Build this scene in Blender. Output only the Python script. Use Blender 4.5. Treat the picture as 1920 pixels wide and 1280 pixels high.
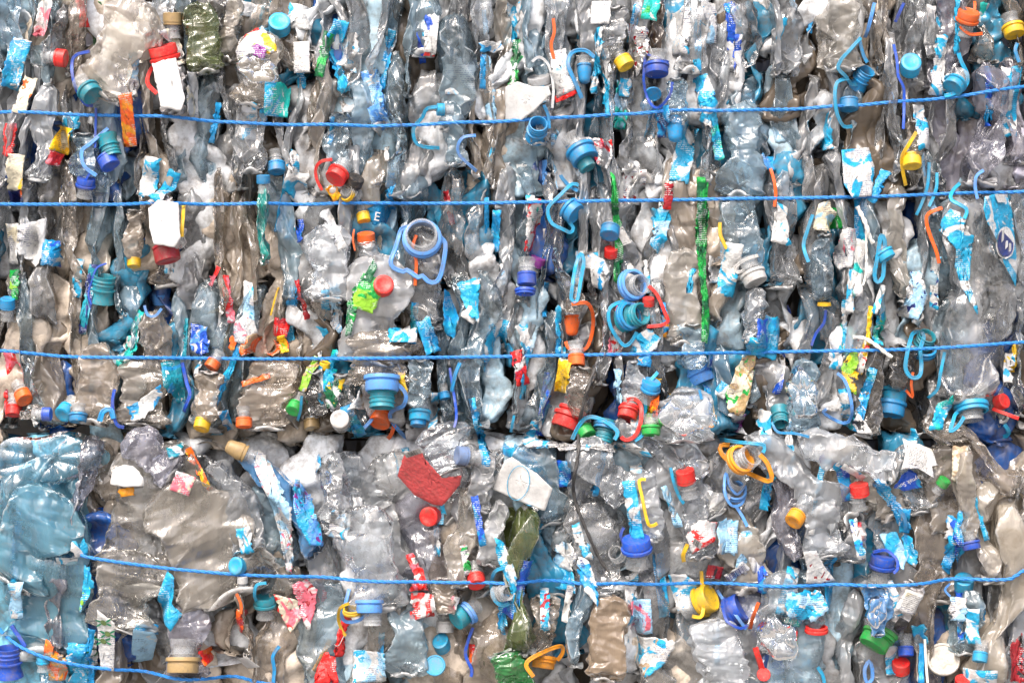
import bpy, math, random
import numpy as np
random.seed(7)
for o in list(bpy.data.objects): bpy.data.objects.remove(o)
SC = bpy.context.scene
COL = SC.collection
S = 1.0 / 1200.0                       # metres per photo pixel at the front of the bales
Z0 = 1760.0                            # photo row where the ground would be
def X(px): return (px - 960) * S
def Z(py): return (Z0 - py) * S
# ---------------------------------------------------------------- camera, sky, sun, exposure
cam = bpy.data.cameras.new('camera'); CO = bpy.data.objects.new('camera', cam); COL.objects.link(CO)
CO.location = (0, -3.25, Z(640)); CO.rotation_euler = (math.pi / 2, 0, 0)
cam.sensor_width = 36; cam.lens = 36 * 3.22 / 1.6; cam.clip_end = 500; cam.clip_start = .05
SC.camera = CO
W = bpy.data.worlds.new('World'); SC.world = W; W.use_nodes = True
nt = W.node_tree; bg = nt.nodes['Background']
sky = nt.nodes.new('ShaderNodeTexSky'); sky.sky_type = 'NISHITA'; sky.sun_disc = False
SUN_EL, SUN_AZ = math.radians(52), math.radians(200)      # high, in front of the bales and a little to the left
sky.sun_elevation = SUN_EL; sky.sun_rotation = SUN_AZ; sky.dust_density = 6; sky.air_density = .8; sky.ozone_density = .5
nt.links.new(sky.outputs[0], bg.inputs[0]); bg.inputs[1].default_value = .15
sl = bpy.data.lights.new('sun', 'SUN'); so = bpy.data.objects.new('sun', sl); COL.objects.link(so)
sl.energy = 1.2; sl.angle = math.radians(24); sl.color = (1, .97, .93)
so.rotation_euler = (math.radians(90 - 52), 0, math.radians(-20)); so.location = (0, -5, 6)
SC.view_settings.view_transform = 'Standard'; SC.view_settings.look = 'None'; SC.view_settings.gamma = 1
SC.view_settings.exposure = .9
SC.cycles.max_bounces = 5; SC.cycles.transparent_max_bounces = 16; SC.cycles.diffuse_bounces = 2; SC.cycles.glossy_bounces = 2
SC.cycles.use_denoising = True; SC.cycles.caustics_reflective = False; SC.cycles.caustics_refractive = False
# ---------------------------------------------------------------- materials
def newmat(name):
    m = bpy.data.materials.new(name); m.use_nodes = True; n = m.node_tree; n.nodes.clear()
    def N(t, **k):
        x = n.nodes.new('ShaderNode' + t)
        for a, b in k.items():
            if a.startswith('i_'): x.inputs[a[2:].replace('_', ' ')].default_value = b
            else: setattr(x, a, b)
        return x
    return m, n, N, n.links.new
def mathn(N, L, op, a, b=None, clamp=False):
    x = N('Math', operation=op); x.use_clamp = clamp
    for i, v in enumerate((a, b)):
        if v is None: continue
        if isinstance(v, (int, float)): x.inputs[i].default_value = v
        else: L(v, x.inputs[i])
    return x.outputs[0]
def mixc(N, L, f, a, b):
    x = N('Mix', data_type='RGBA'); 
    for s, v in ((x.inputs[0], f), (x.inputs[6], a), (x.inputs[7], b)):
        if isinstance(v, (int, float)): s.default_value = v
        elif isinstance(v, tuple): s.default_value = (*v, 1)
        else: L(v, s)
    return x.outputs[2]
def coords(N, L, stretch=(1, 1, 1)):
    g = N('NewGeometry'); oi = N('ObjectInfo')
    m = N('VectorMath', operation='SCALE'); m.inputs[0].default_value = (7.3, 3.1, 5.7); L(oi.outputs['Random'], m.inputs['Scale'])
    a = N('VectorMath', operation='ADD'); L(g.outputs['Position'], a.inputs[0]); L(m.outputs[0], a.inputs[1])
    s = N('VectorMath', operation='MULTIPLY'); L(a.outputs[0], s.inputs[0]); s.inputs[1].default_value = stretch
    return s.outputs[0], oi
def noise(N, L, v, sc, det=3, rough=.55, dist=0):
    x = N('TexNoise'); x.inputs['Scale'].default_value = sc; x.inputs['Detail'].default_value = det
    x.inputs['Roughness'].default_value = rough; x.inputs['Distortion'].default_value = dist; L(v, x.inputs['Vector']); return x.outputs[0]
def ramp(N, L, v, a, b, lo=0., hi=1.):
    x = N('MapRange'); x.inputs[1].default_value = a; x.inputs[2].default_value = b; x.inputs[3].default_value = lo; x.inputs[4].default_value = hi
    L(v, x.inputs[0]); return x.outputs[0]

def make_pet():
    """thin crumpled bottle plastic; object colour = tint, object alpha = cloudiness"""
    m, n, N, L = newmat('crumpled_clear_plastic')
    v, oi = coords(N, L, (1, 1, .24)); v2, _ = coords(N, L)
    dv = N('VectorMath', operation='SCALE'); dv.inputs['Scale'].default_value = .018
    nz = N('TexNoise'); nz.inputs['Scale'].default_value = 28; nz.inputs['Detail'].default_value = 2; L(v, nz.inputs['Vector']); L(nz.outputs[1], dv.inputs[0])
    ad = N('VectorMath', operation='ADD'); L(v, ad.inputs[0]); L(dv.outputs[0], ad.inputs[1])
    vo = N('TexVoronoi', feature='F1'); vo.inputs['Scale'].default_value = 62; L(ad.outputs[0], vo.inputs['Vector'])
    def ridge(vec, sc): return mathn(N, L, 'ABSOLUTE', mathn(N, L, 'SUBTRACT', noise(N, L, vec, sc, 1, .5, .3), .5))
    h = mathn(N, L, 'MULTIPLY', vo.outputs[0], .3)
    h = mathn(N, L, 'ADD', h, mathn(N, L, 'MULTIPLY', ridge(v, 52), 1.7)); h = mathn(N, L, 'ADD', h, mathn(N, L, 'MULTIPLY', ridge(v, 150), .6))
    bp = N('Bump'); bp.inputs['Strength'].default_value = .7; bp.inputs['Distance'].default_value = .0034; L(h, bp.inputs['Height'])
    at = N('Attribute', attribute_name='crease'); crease = at.outputs['Fac']
    # mud: smears and specks
    mud = ramp(N, L, noise(N, L, v2, 34, 3, .7, .6), .50, .70)
    speck = ramp(N, L, noise(N, L, v2, 210, 2, .75), .60, .70)
    dirt = mathn(N, L, 'MAXIMUM', mathn(N, L, 'MULTIPLY', mud, .42), mathn(N, L, 'MULTIPLY', mathn(N, L, 'MULTIPLY', speck, .75), ramp(N, L, noise(N, L, v2, 14, 0), .42, .6)))
    base = mixc(N, L, mathn(N, L, 'MULTIPLY', crease, .8, True), oi.outputs['Color'], (.88, .88, .87))
    base = mixc(N, L, dirt, base, (.23, .165, .105))
    pb = N('BsdfPrincipled'); L(base, pb.inputs['Base Color']); pb.inputs['Roughness'].default_value = .4; pb.inputs['Specular IOR Level'].default_value = .15; L(bp.outputs[0], pb.inputs['Normal'])
    tl = N('BsdfTranslucent'); L(base, tl.inputs[0]); L(bp.outputs[0], tl.inputs['Normal'])
    mt = N('MixShader'); mt.inputs[0].default_value = .5; L(pb.outputs[0], mt.inputs[1]); L(tl.outputs[0], mt.inputs[2])
    tr = N('BsdfTransparent')
    tc = mixc(N, L, .30, (.97, .98, .98), oi.outputs['Color']); tcc = N('HueSaturation'); tcc.inputs['Saturation'].default_value = 1.3; tcc.inputs['Value'].default_value = 1.15; L(tc, tcc.inputs['Color']); L(tcc.outputs[0], tr.inputs[0])
    haze = oi.outputs['Alpha']
    var = ramp(N, L, noise(N, L, v, 22, 1), .3, .7, -.2, .22)
    op = mathn(N, L, 'ADD', haze, var)
    op = mathn(N, L, 'ADD', op, mathn(N, L, 'MULTIPLY', crease, .6))
    op = mathn(N, L, 'ADD', op, mathn(N, L, 'MULTIPLY', dirt, .45))
    fr = N('Fresnel'); fr.inputs[0].default_value = 1.55; L(bp.outputs[0], fr.inputs['Normal'])
    op = mathn(N, L, 'ADD', op, mathn(N, L, 'MULTIPLY', fr.outputs[0], .6), True)
    m1 = N('MixShader'); L(op, m1.inputs[0]); L(tr.outputs[0], m1.inputs[1]); L(mt.outputs[0], m1.inputs[2])
    gl = N('BsdfGlossy'); gl.inputs['Roughness'].default_value = .08; gl.inputs[0].default_value = (1, 1, 1, 1); L(bp.outputs[0], gl.inputs['Normal'])
    m2 = N('MixShader'); L(mathn(N, L, 'MULTIPLY', fr.outputs[0], 1.5, True), m2.inputs[0]); L(m1.outputs[0], m2.inputs[1]); L(gl.outputs[0], m2.inputs[2])
    o = N('OutputMaterial'); L(m2.outputs[0], o.inputs[0]); return m

def make_core():
    m, n, N, L = newmat('packed_plastic_mass')
    v, oi = coords(N, L, (1, 1, .5)); v2, _ = coords(N, L)
    at = N('Attribute', attribute_name='tone')
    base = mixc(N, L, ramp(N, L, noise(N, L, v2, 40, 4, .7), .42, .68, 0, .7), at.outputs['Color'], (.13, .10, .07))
    vo = N('TexVoronoi', feature='F1'); vo.inputs['Scale'].default_value = 75; L(v, vo.inputs['Vector'])
    ry = mathn(N, L, 'ABSOLUTE', mathn(N, L, 'SUBTRACT', noise(N, L, v, 40, 1, .5, .3), .5)); vo = N('Math', operation='MULTIPLY'); L(ry, vo.inputs[0]); vo.inputs[1].default_value = 2.2
    bp = N('Bump'); bp.inputs['Strength'].default_value = .9; bp.inputs['Distance'].default_value = .005; L(vo.outputs[0], bp.inputs['Height'])
    pb = N('BsdfPrincipled'); L(base, pb.inputs['Base Color']); pb.inputs['Roughness'].default_value = .14; L(bp.outputs[0], pb.inputs['Normal'])
    o = N('OutputMaterial'); L(pb.outputs[0], o.inputs[0]); return m

COLS = {'dirty': (.52, .50, .45),   # base colours of caps, handles, prints
 'cyan': (.012, .27, .58), 'sky': (.10, .33, .78), 'royal': (.012, .085, .52), 'navy': (.015, .03, .17), 'teal': (.01, .26, .34), 'turq': (.01, .48, .42),
 'red': (.72, .02, .018), 'dred': (.33, .012, .02), 'orange': (.86, .13, .012), 'amber': (.88, .34, .012), 'yellow': (.84, .52, .015), 'green': (.012, .36, .06), 'dgreen': (.01, .13, .05),
 'lime': (.28, .6, .04), 'coral': (.72, .10, .10), 'white': (.62, .62, .61), 'cream': (.72, .66, .5), 'grey': (.5, .52, .54), 'black': (.02, .02, .022), 'gold': (.42, .29, .13), 'tan': (.42, .30, .19),
 'purple': (.22, .02, .25), 'pink': (.75, .16, .22), 'clear': (.6, .63, .65), 'lblue': (.35, .6, .8), 'bcyan': (.015, .36, .62), 'brown': (.10, .06, .035), 'greyblue': (.2, .3, .52), 'silver': (.55, .55, .55), 'ltan': (.5, .4, .28)}
CW = {'coral': 'coral red', 'dirty': 'white', 'cyan': 'blue', 'sky': 'light blue', 'royal': 'royal blue', 'navy': 'navy', 'teal': 'teal', 'turq': 'turquoise', 'red': 'red', 'dred': 'dark red', 'orange': 'orange', 'amber': 'orange-yellow',
      'yellow': 'yellow', 'green': 'green', 'dgreen': 'dark green', 'lime': 'lime green', 'white': 'white', 'cream': 'cream', 'grey': 'grey', 'black': 'black', 'gold': 'gold', 'tan': 'tan', 'purple': 'purple', 'pink': 'pink',
      'clear': 'clear', 'lblue': 'pale blue', 'bcyan': 'cyan', 'brown': 'brown', 'greyblue': 'grey-blue', 'silver': 'silver foil', 'ltan': 'light tan'}
_mc = {}
def plastic(c, ribs=False):
    k = ('p', c)
    if k in _mc: return _mc[k]
    m, n, N, L = newmat(c + '_plastic'); v, oi = coords(N, L)
    d = mathn(N, L, 'MAXIMUM', ramp(N, L, noise(N, L, v, 300, 4, .7), .54, .68, 0, .7), ramp(N, L, noise(N, L, v, 60, 4, .7), .45, .72, 0, .85 if c == 'dirty' else .55))
    r = ramp(N, L, oi.outputs['Random'], 0, 1, .8, 1.15)
    hs = N('HueSaturation'); hs.inputs['Color'].default_value = (*COLS[c], 1); L(r, hs.inputs['Value'])
    base = mixc(N, L, d, hs.outputs[0], (.2, .16, .12))
    bp = N('Bump'); bp.inputs['Strength'].default_value = .25; bp.inputs['Distance'].default_value = .0008; L(noise(N, L, v, 260, 3), bp.inputs['Height'])
    pb = N('BsdfPrincipled'); L(base, pb.inputs['Base Color']); pb.inputs['Roughness'].default_value = .42; pb.inputs['Subsurface Weight'].default_value = 0; L(bp.outputs[0], pb.inputs['Normal'])
    if c == 'clear':
        tr = N('BsdfTransparent'); mx = N('MixShader'); mx.inputs[0].default_value = .38; pb.inputs['Roughness'].default_value = .12; L(tr.outputs[0], mx.inputs[1]); L(pb.outputs[0], mx.inputs[2]); out = mx.outputs[0]
    else: out = pb.outputs[0]
    o = N('OutputMaterial'); L(out, o.inputs[0]); _mc[k] = m; return m
def printed(c1, c2=None, c3=None, bias=.5, gloss=.3):
    """printed film or paper: c1 with torn patches of c2 and flecks of c3"""
    c2 = c2 or c1; k = ('l', c1, c2, c3, bias)
    if k in _mc: return _mc[k]
    m, n, N, L = newmat(c1 + '_printed_film'); v, oi = coords(N, L)
    a, b = COLS[c1], COLS[c2]
    f = ramp(N, L, noise(N, L, v, 20, 3, .5, 1.6), bias - .02, bias + .02)
    base = mixc(N, L, f, a, b)
    zz = N('SeparateXYZ'); L(v, zz.inputs[0]); row = mathn(N, L, 'LESS_THAN', mathn(N, L, 'FRACT', mathn(N, L, 'MULTIPLY', zz.outputs[2], 330.)), .42)
    st = N('VectorMath', operation='MULTIPLY'); L(v, st.inputs[0]); st.inputs[1].default_value = (1, .2, .45)
    ink = mathn(N, L, 'MULTIPLY', mathn(N, L, 'MULTIPLY', row, mathn(N, L, 'GREATER_THAN', noise(N, L, st.outputs[0], 520, 0), .47)), mathn(N, L, 'GREATER_THAN', noise(N, L, v, 38, 0), .58 if c1 != c2 and gloss < .5 else 9.))
    base = mixc(N, L, mathn(N, L, 'MULTIPLY', ink, .65), base, COLS['navy'] if sum(a) > 1.2 else (.75, .8, .82))
    if c3: base = mixc(N, L, ramp(N, L, noise(N, L, v, 60, 2, .5, 1.5), .62, .64), base, COLS[c3])
    vr = noise(N, L, v, 30, 3); hs = N('HueSaturation'); L(ramp(N, L, vr, .3, .7, .8, 1.2), hs.inputs['Value']); L(base, hs.inputs['Color'])
    d = mathn(N, L, 'MAXIMUM', ramp(N, L, noise(N, L, v, 260, 5, .8), .61, .68, 0, .65), ramp(N, L, noise(N, L, v, 45, 4, .7), .55, .75, 0, .35))
    base = mixc(N, L, d, hs.outputs[0], (.22, .18, .14))
    vo = N('TexVoronoi', feature='F1'); vo.inputs['Scale'].default_value = 130; L(v, vo.inputs['Vector'])
    bp = N('Bump'); bp.inputs['Strength'].default_value = .7; bp.inputs['Distance'].default_value = .0022 if gloss < .5 else .0005; L(mathn(N, L, 'ADD', vo.outputs[0], noise(N, L, v, 350, 2)), bp.inputs['Height'])
    pb = N('BsdfPrincipled'); L(base, pb.inputs['Base Color']); pb.inputs['Roughness'].default_value = gloss; L(bp.outputs[0], pb.inputs['Normal'])
    if c1 == 'silver': pb.inputs['Metallic'].default_value = .85
    o = N('OutputMaterial'); L(pb.outputs[0], o.inputs[0]); _mc[k] = m; return m
def simple(name, col, rough=.6, sc=30, col2=None, bump=.3):
    m, n, N, L = newmat(name); v, oi = coords(N, L)
    base = mixc(N, L, ramp(N, L, noise(N, L, v, sc, 5, .65), .35, .65), col, col2 or tuple(c * .7 for c in col))
    bp = N('Bump'); bp.inputs['Strength'].default_value = bump; bp.inputs['Distance'].default_value = .001; L(noise(N, L, v, sc * 6, 3), bp.inputs['Height'])
    pb = N('BsdfPrincipled'); L(base, pb.inputs['Base Color']); pb.inputs['Roughness'].default_value = rough; L(bp.outputs[0], pb.inputs['Normal'])
    o = N('OutputMaterial'); L(pb.outputs[0], o.inputs[0]); return m
PET = make_pet(); CORE = make_core()
# ---------------------------------------------------------------- numpy crushing of bottles
def bottle_profile(kind, rs):
    """(s, r) along the height; s metres, returned as nv rows"""
    n = 64
    t = np.linspace(0, 1, n)
    H = {'slim': .30, 'jug': .34, 'cup': .2}[kind]
    R = {'slim': .043, 'jug': .075, 'cup': .05}[kind]
    r = np.full(n, R)
    sh = .72 if kind == 'slim' else .74
    k = np.clip((t - sh) / (.95 - sh), 0, 1)
    r = R * (1 - k) ** .75 * (1) + .0145 * k ** .6
    if kind == 'cup': r = R * (1 - .15 * t)
    r = np.where(t > .95, .0135, r) if kind != 'cup' else r
    b = np.clip(t / .05, 0, 1); r = r * (b ** .45)
    if kind == 'cup': r = r * (np.clip((1 - t) / .03, 0, 1) ** .4)
    ribs = rs.randint(0, 3) if kind == 'slim' else rs.choice([0, 0, 1])
    if ribs == 1: r = r + .0016 * np.sin(t * H / .011 * 2 * np.pi) * (t > .12) * (t < .62)
    if ribs == 2: r = r + .0022 * np.abs(np.sin(t * H / .022 * np.pi)) * (t > .08) * (t < .68)
    r[0] = .0008
    if kind == 'cup': r[-1] = .0008
    return t * H, r

def crush(seed, kind, wx, wy, shorten=.9, nu=52, steps=34):
    rs = np.random.RandomState(seed)
    z, r = bottle_profile(kind, rs)
    nv = len(z); H = z[-1]; R = r.max()
    th = np.arange(nu) / nu * 2 * np.pi
    P = np.empty((nv, nu, 3))
    P[..., 0] = r[:, None] * np.cos(th); P[..., 1] = r[:, None] * np.sin(th); P[..., 2] = (z - H / 2)[:, None]
    if kind != 'slim' or rs.rand() < .3:                      # squarish section
        q = 1 + .10 * np.cos(4 * th) * -1
        P[..., :2] *= q[None, :, None]
    ln = lambda a, b: np.maximum(np.linalg.norm(a - b, axis=-1), 1e-5)
    roll = lambda A, k: np.roll(A, -k, 1)
    Lh = ln(P, roll(P, 1)); Lv = ln(P[1:], P[:-1]); Ld = ln(P[1:], roll(P, 1)[:-1]); Le = ln(roll(P, 1)[1:], P[:-1])
    Lb = ln(P, roll(P, 2)); Lw = ln(P[2:], P[:-2])
    P += rs.normal(0, .0007, P.shape)
    V = np.zeros_like(P)
    # boundary wobble
    ph = rs.rand(8) * 6.28
    def wall(zz, yy, k): return 1 + .22 * np.sin(zz * 19 + ph[k]) + .16 * np.sin(zz * 47 + yy * 30 + ph[k + 1]) + .1 * np.sin(zz * 83 - yy * 55 + ph[k + 2])
    cen = lambda zz: .012 * np.sin(zz * 13 + ph[6]) + .006 * np.sin(zz * 33 + ph[7])
    pk = []                                                    # punches: direction, centre z, radius, depth
    for _ in range(7):
        a = rs.rand() * 6.28
        pk.append((np.array([math.cos(a), math.sin(a), rs.uniform(-.7, .7)]), rs.uniform(-.4, .4) * H, rs.uniform(.012, .03), rs.uniform(.2, 1.)))
    def proj(ia, ib, L, w):
        a = P[ia]; b = P[ib]; d = b - a; l = np.maximum(np.linalg.norm(d, axis=-1), 1e-6)
        c = (w * .5 * (l - L) / l)[..., None] * d
        P[ia] = a + c; P[ib] = b - c
    S = slice
    ev, od = S(0, nu, 2), S(1, nu, 2)
    for st in range(steps):
        f = min(1, (st + 1) / (steps * .7)); f = f * f * (3 - 2 * f)
        W = R * 1.2 * (1 - f) + wx * f; D = R * 1.2 * (1 - f) + wy * f; Z = H / 2 * (1 - f * (1 - shorten))
        old = P.copy()
        P += V * .80
        for d, zc, rr, dep in pk:
            dn = d / np.linalg.norm(d)
            c = np.array([0, 0, zc]) + dn * (R + rr - f * dep * R * 1.3)
            v = P - c; l = np.maximum(np.linalg.norm(v, axis=-1, keepdims=True), 1e-6)
            P += np.where(l < rr, v / l * (rr - l) * .6, 0)
        for it in range(7):
            A = P
            for s0 in (0, 1):                                   # vertical even/odd
                a = P[s0:nv - 1:2]; b = P[s0 + 1:nv:2]; m = min(len(a), len(b)); a = a[:m]; b = b[:m]
                d = b - a; l = np.maximum(np.linalg.norm(d, axis=-1), 1e-6); c = (.5 * (l - Lv[s0::2][:m]) / l)[..., None] * d
                P[s0:s0 + 2 * m:2] += c; P[s0 + 1:s0 + 2 * m:2] -= c
            for s0 in (0, 1):                                   # round even/odd
                Q = np.roll(P, -s0, 1); a = Q[:, ev]; b = Q[:, od]; LL = np.roll(Lh, -s0, 1)[:, ev]
                d = b - a; l = np.maximum(np.linalg.norm(d, axis=-1), 1e-6); c = (.5 * (l - LL) / l)[..., None] * d
                Q[:, ev] += c; Q[:, od] -= c; P[:] = np.roll(Q, s0, 1)
            for s0 in (0, 1):                                   # shear
                for LL, k in ((Ld, 1), (Le, 0)):
                    R1 = np.roll(P, -1, 1)
                    a = (P if k else R1)[s0:nv - 1:2]; b = (R1 if k else P)[s0 + 1:nv:2]; m = min(len(a), len(b)); a = a[:m]; b = b[:m]
                    d = b - a; l = np.maximum(np.linalg.norm(d, axis=-1), 1e-6); c = (.22 * (l - LL[s0::2][:m]) / l)[..., None] * d
                    if k: P[s0:s0 + 2 * m:2] += c; P[s0 + 1:s0 + 2 * m:2] -= np.roll(c, 1, 1)
                    else: P[s0:s0 + 2 * m:2] += np.roll(c, 1, 1); P[s0 + 1:s0 + 2 * m:2] -= c
            # weak bending (skip one)
            d = P[2:] - P[:-2]; l = np.maximum(np.linalg.norm(d, axis=-1), 1e-6); c = (.05 * (l - Lw) / l)[..., None] * d
            P[:-2] += c; P[2:] -= c
            Q = np.roll(P, -2, 1); d = Q - P; l = np.maximum(np.linalg.norm(d, axis=-1), 1e-6); c = (.05 * (l - Lb) / l)[..., None] * d
            P += c; P -= np.roll(c, 2, 1)
            zz = P[..., 2]; yy = P[..., 1]; cx = cen(zz) * f
            hi = W * np.clip(wall(zz, yy, 0), .4, 2); lo = W * np.clip(wall(zz, yy, 3), .4, 2)
            P[..., 0] = np.clip(P[..., 0] - cx, -lo, hi) + cx
            hy = D * np.clip(wall(zz, P[..., 0], 2), .4, 2)
            P[..., 1] = np.clip(P[..., 1], -hy, hy)
            P[..., 2] = np.clip(zz, -Z, Z)
        V = np.clip(P - old, -.004, .004)
    # normalise to unit box (x,z), keep y relative to x
    lo = P.reshape(-1, 3).min(0); hi = P.reshape(-1, 3).max(0)
    c = (lo + hi) / 2; P -= c
    ext = hi - lo
    # crease measure
    lap = np.zeros(P.shape[:2])
    m = (np.roll(P, 1, 1) + np.roll(P, -1, 1)) / 2 - P; lap += np.linalg.norm(m, axis=-1)
    m = np.zeros_like(P); m[1:-1] = (P[2:] + P[:-2]) / 2 - P[1:-1]; lap += np.linalg.norm(m, axis=-1)
    return P, ext, np.clip((lap - .0011) / .0025, 0, 1)
# ---------------------------------------------------------------- mesh helpers
def mesh_obj(name, V, F, mat, smooth=True, attr=None):
    me = bpy.data.meshes.new(name); me.from_pydata([tuple(map(float, v)) for v in V], [], F); me.materials.append(mat)
    if smooth: me.shade_smooth()
    if attr is not None:
        a = me.attributes.new('crease', 'FLOAT', 'POINT'); a.data.foreach_set('value', np.asarray(attr, dtype=np.float32).ravel())
    o = bpy.data.objects.new(name, me); COL.objects.link(o); return o
def grid_faces(nv, nu, wrap=True, off=0):
    F = []
    for a in range(nv - 1):
        for b in range(nu if wrap else nu - 1):
            b2 = (b + 1) % nu
            F.append((off + a * nu + b, off + a * nu + b2, off + (a + 1) * nu + b2, off + (a + 1) * nu + b))
    return F
THINGS = []
def register(o, base, px, py, cat, name=None, group=None):
    THINGS.append(dict(o=o, base=base, x=px, y=py, name=name)); o['category'] = cat
    if group: o['group'] = group
    return o
# ---------------------------------------------------------------- crushed bottle prototypes
PROTO = []
SPEC = [('slim', .014, .05, .86), ('slim', .018, .045, .84), ('slim', .022, .035, .8), ('slim', .024, .04, .88), ('slim', .03, .03, .82), ('slim', .042, .02, .84), ('slim', .02, .05, .74),
        ('slim', .017, .04, .9), ('slim', .027, .035, .78), ('slim', .034, .028, .9), ('slim', .022, .045, .84), ('slim', .026, .03, .86)] * 2 + \
       [('jug', .035, .06, .84), ('jug', .05, .05, .82), ('jug', .062, .035, .84), ('jug', .08, .03, .8), ('jug', .1, .024, .86), ('jug', .045, .05, .76), ('jug', .07, .04, .86), ('jug', .09, .03, .76),
        ('jug', .1, .03, .82), ('jug', .04, .05, .9), ('cup', .04, .02, .8), ('cup', .05, .025, .8)]
def up(P, ax, wrap):
    r = (lambda k: np.roll(P, -k, ax)) if wrap else (lambda k: np.take(P, np.clip(np.arange(P.shape[ax]) + k, 0, P.shape[ax] - 1), ax))
    m = (-r(-1) + 9 * P + 9 * r(1) - r(2)) / 16
    st = np.stack([P, m], ax + 1); sh_ = list(P.shape); sh_[ax] *= 2; st = st.reshape(sh_)
    return st if wrap else np.take(st, np.arange(sh_[ax] - 1), ax)
def facet(Q, rs, sv=1., su=1.):
    """stiff film buckles into flat facets with straight creases: flatten the surface between scattered points"""
    from mathutils import Vector as V2
    from mathutils.geometry import delaunay_2d_cdt
    nv, nu = Q.shape[:2]; out = Q.copy(); sp = rs.uniform(8, 12); pts = []
    a = int(nv / sp / sv) + 1; b = max(5, int(round(nu / sp / su)))
    for i in range(a + 1):
        for j in range(b):
            v = min(max(i / a * (nv - 1) + (rs.uniform(-.42, .42) * nv / a if 0 < i < a else 0), 0), nv - 1); u = ((j + .5 * (i % 2) + rs.uniform(-.4, .4)) / b * nu) % nu
            pts.append((u, v))
    ext_ = [(u + k * nu, v) for k in (-1, 0, 1) for u, v in pts if -nu * .35 < u + k * nu < nu * 1.35]
    r = delaunay_2d_cdt([V2(p) for p in ext_], [], [], 0, 1e-6)
    vc = np.array([[p[0], p[1]] for p in r[0]])
    val = Q[np.clip(np.round(vc[:, 1]).astype(int), 0, nv - 1), np.round(vc[:, 0]).astype(int) % nu]
    for t in r[2]:
        if len(t) != 3: continue
        A, B, C = vc[list(t)]; u0, u1 = max(0, int(np.ceil(min(A[0], B[0], C[0])))), min(nu - 1, int(max(A[0], B[0], C[0]))); v0, v1 = max(0, int(np.ceil(min(A[1], B[1], C[1])))), min(nv - 1, int(max(A[1], B[1], C[1])))
        if u1 < u0 or v1 < v0: continue
        uu, vv = np.meshgrid(np.arange(u0, u1 + 1), np.arange(v0, v1 + 1))
        den = (B[1] - C[1]) * (A[0] - C[0]) + (C[0] - B[0]) * (A[1] - C[1])
        if abs(den) < 1e-6: continue
        l1 = ((B[1] - C[1]) * (uu - C[0]) + (C[0] - B[0]) * (vv - C[1])) / den; l2 = ((C[1] - A[1]) * (uu - C[0]) + (A[0] - C[0]) * (vv - C[1])) / den; l3 = 1 - l1 - l2
        m = (l1 >= -1e-6) & (l2 >= -1e-6) & (l3 >= -1e-6)
        F3 = l1[..., None] * val[t[0]] + l2[..., None] * val[t[1]] + l3[..., None] * val[t[2]]
        out[vv[m], uu[m]] = F3[m] * .86 + Q[vv[m], uu[m]] * .14
    out[:4] = Q[:4]; out[-4:] = Q[-4:]; return out
def refine(P, seed, kind='slim'):
    """finer mesh with the sharp straight creases of stiff film"""
    rs = np.random.RandomState(seed); Q = up(up(P, 0, False), 1, True); nv, nu = Q.shape[:2]
    Q = facet(Q, rs, 1.7, .8) if kind == 'slim' else facet(facet(Q, rs, 1.1, 1.1), rs, .6, .6)
    du = np.roll(Q, -1, 1) - np.roll(Q, 1, 1); dv = np.gradient(Q, axis=0); N = np.cross(du, dv); N /= np.maximum(np.linalg.norm(N, axis=-1, keepdims=True), 1e-9)
    u = np.linspace(0, 2 * np.pi, nu, endpoint=False)[None, :] * .045 + 0 * Q[..., 0]; v = np.linspace(0, .3, nv)[:, None] + 0 * u
    h = np.zeros_like(u)
    for k in range(9):
        a = rs.rand() * 3.14; fr = rs.uniform(70, 420); ph = rs.rand() * 9
        w = .35 * np.sin(u * rs.uniform(20, 60) + v * rs.uniform(-60, 60) + ph) * 1.5
        tri = np.abs((((u * math.cos(a) + v * math.sin(a)) * fr + ph + w) / np.pi) % 2 - 1)
        mask = np.clip(np.sin(u * rs.uniform(15, 50) + rs.rand() * 6) * np.sin(v * rs.uniform(10, 40) + rs.rand() * 6) * 1.6 + .35, 0, 1)
        h += (tri - .5) * mask * .0024 * (90 / fr) ** .75
    edge = np.clip(np.minimum(np.arange(nv), nv - 1 - np.arange(nv)) / 8, 0, 1)[:, None]
    fade = .5 - .5 * np.cos(np.clip(np.minimum(np.arange(nu), nu - np.arange(nu)) / 4, 0, 1) * np.pi)
    Q = Q + N * (h * edge * fade[None, :])[..., None]
    lap = np.linalg.norm((np.roll(Q, 1, 1) + np.roll(Q, -1, 1)) / 2 - Q, axis=-1)
    lap[1:-1] += np.linalg.norm((Q[2:] + Q[:-2]) / 2 - Q[1:-1], axis=-1)
    q = np.percentile(lap, 84); return Q, np.clip((lap - q) / (q * 1.2), 0, 1)
for i, (k, wx, wy, sh) in enumerate(SPEC):
    P, ext, cr = crush(100 + i, k, wx, wy, sh)
    P, cr = refine(P, 700 + i, k); lo_ = P.reshape(-1, 3).min(0); hi_ = P.reshape(-1, 3).max(0); P = P - (lo_ + hi_) / 2; ext = hi_ - lo_
    nv, nu = P.shape[:2]
    me = bpy.data.meshes.new('crushed_' + ('bottle' if k != 'jug' else 'jug'))
    me.from_pydata(P.reshape(-1, 3).tolist(), [], grid_faces(nv, nu)); me.materials.append(PET); me.shade_smooth()
    a = me.attributes.new('crease', 'FLOAT', 'POINT'); a.data.foreach_set('value', cr.astype(np.float32).ravel())
    PROTO.append((me, P, ext, k, cr))
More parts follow.
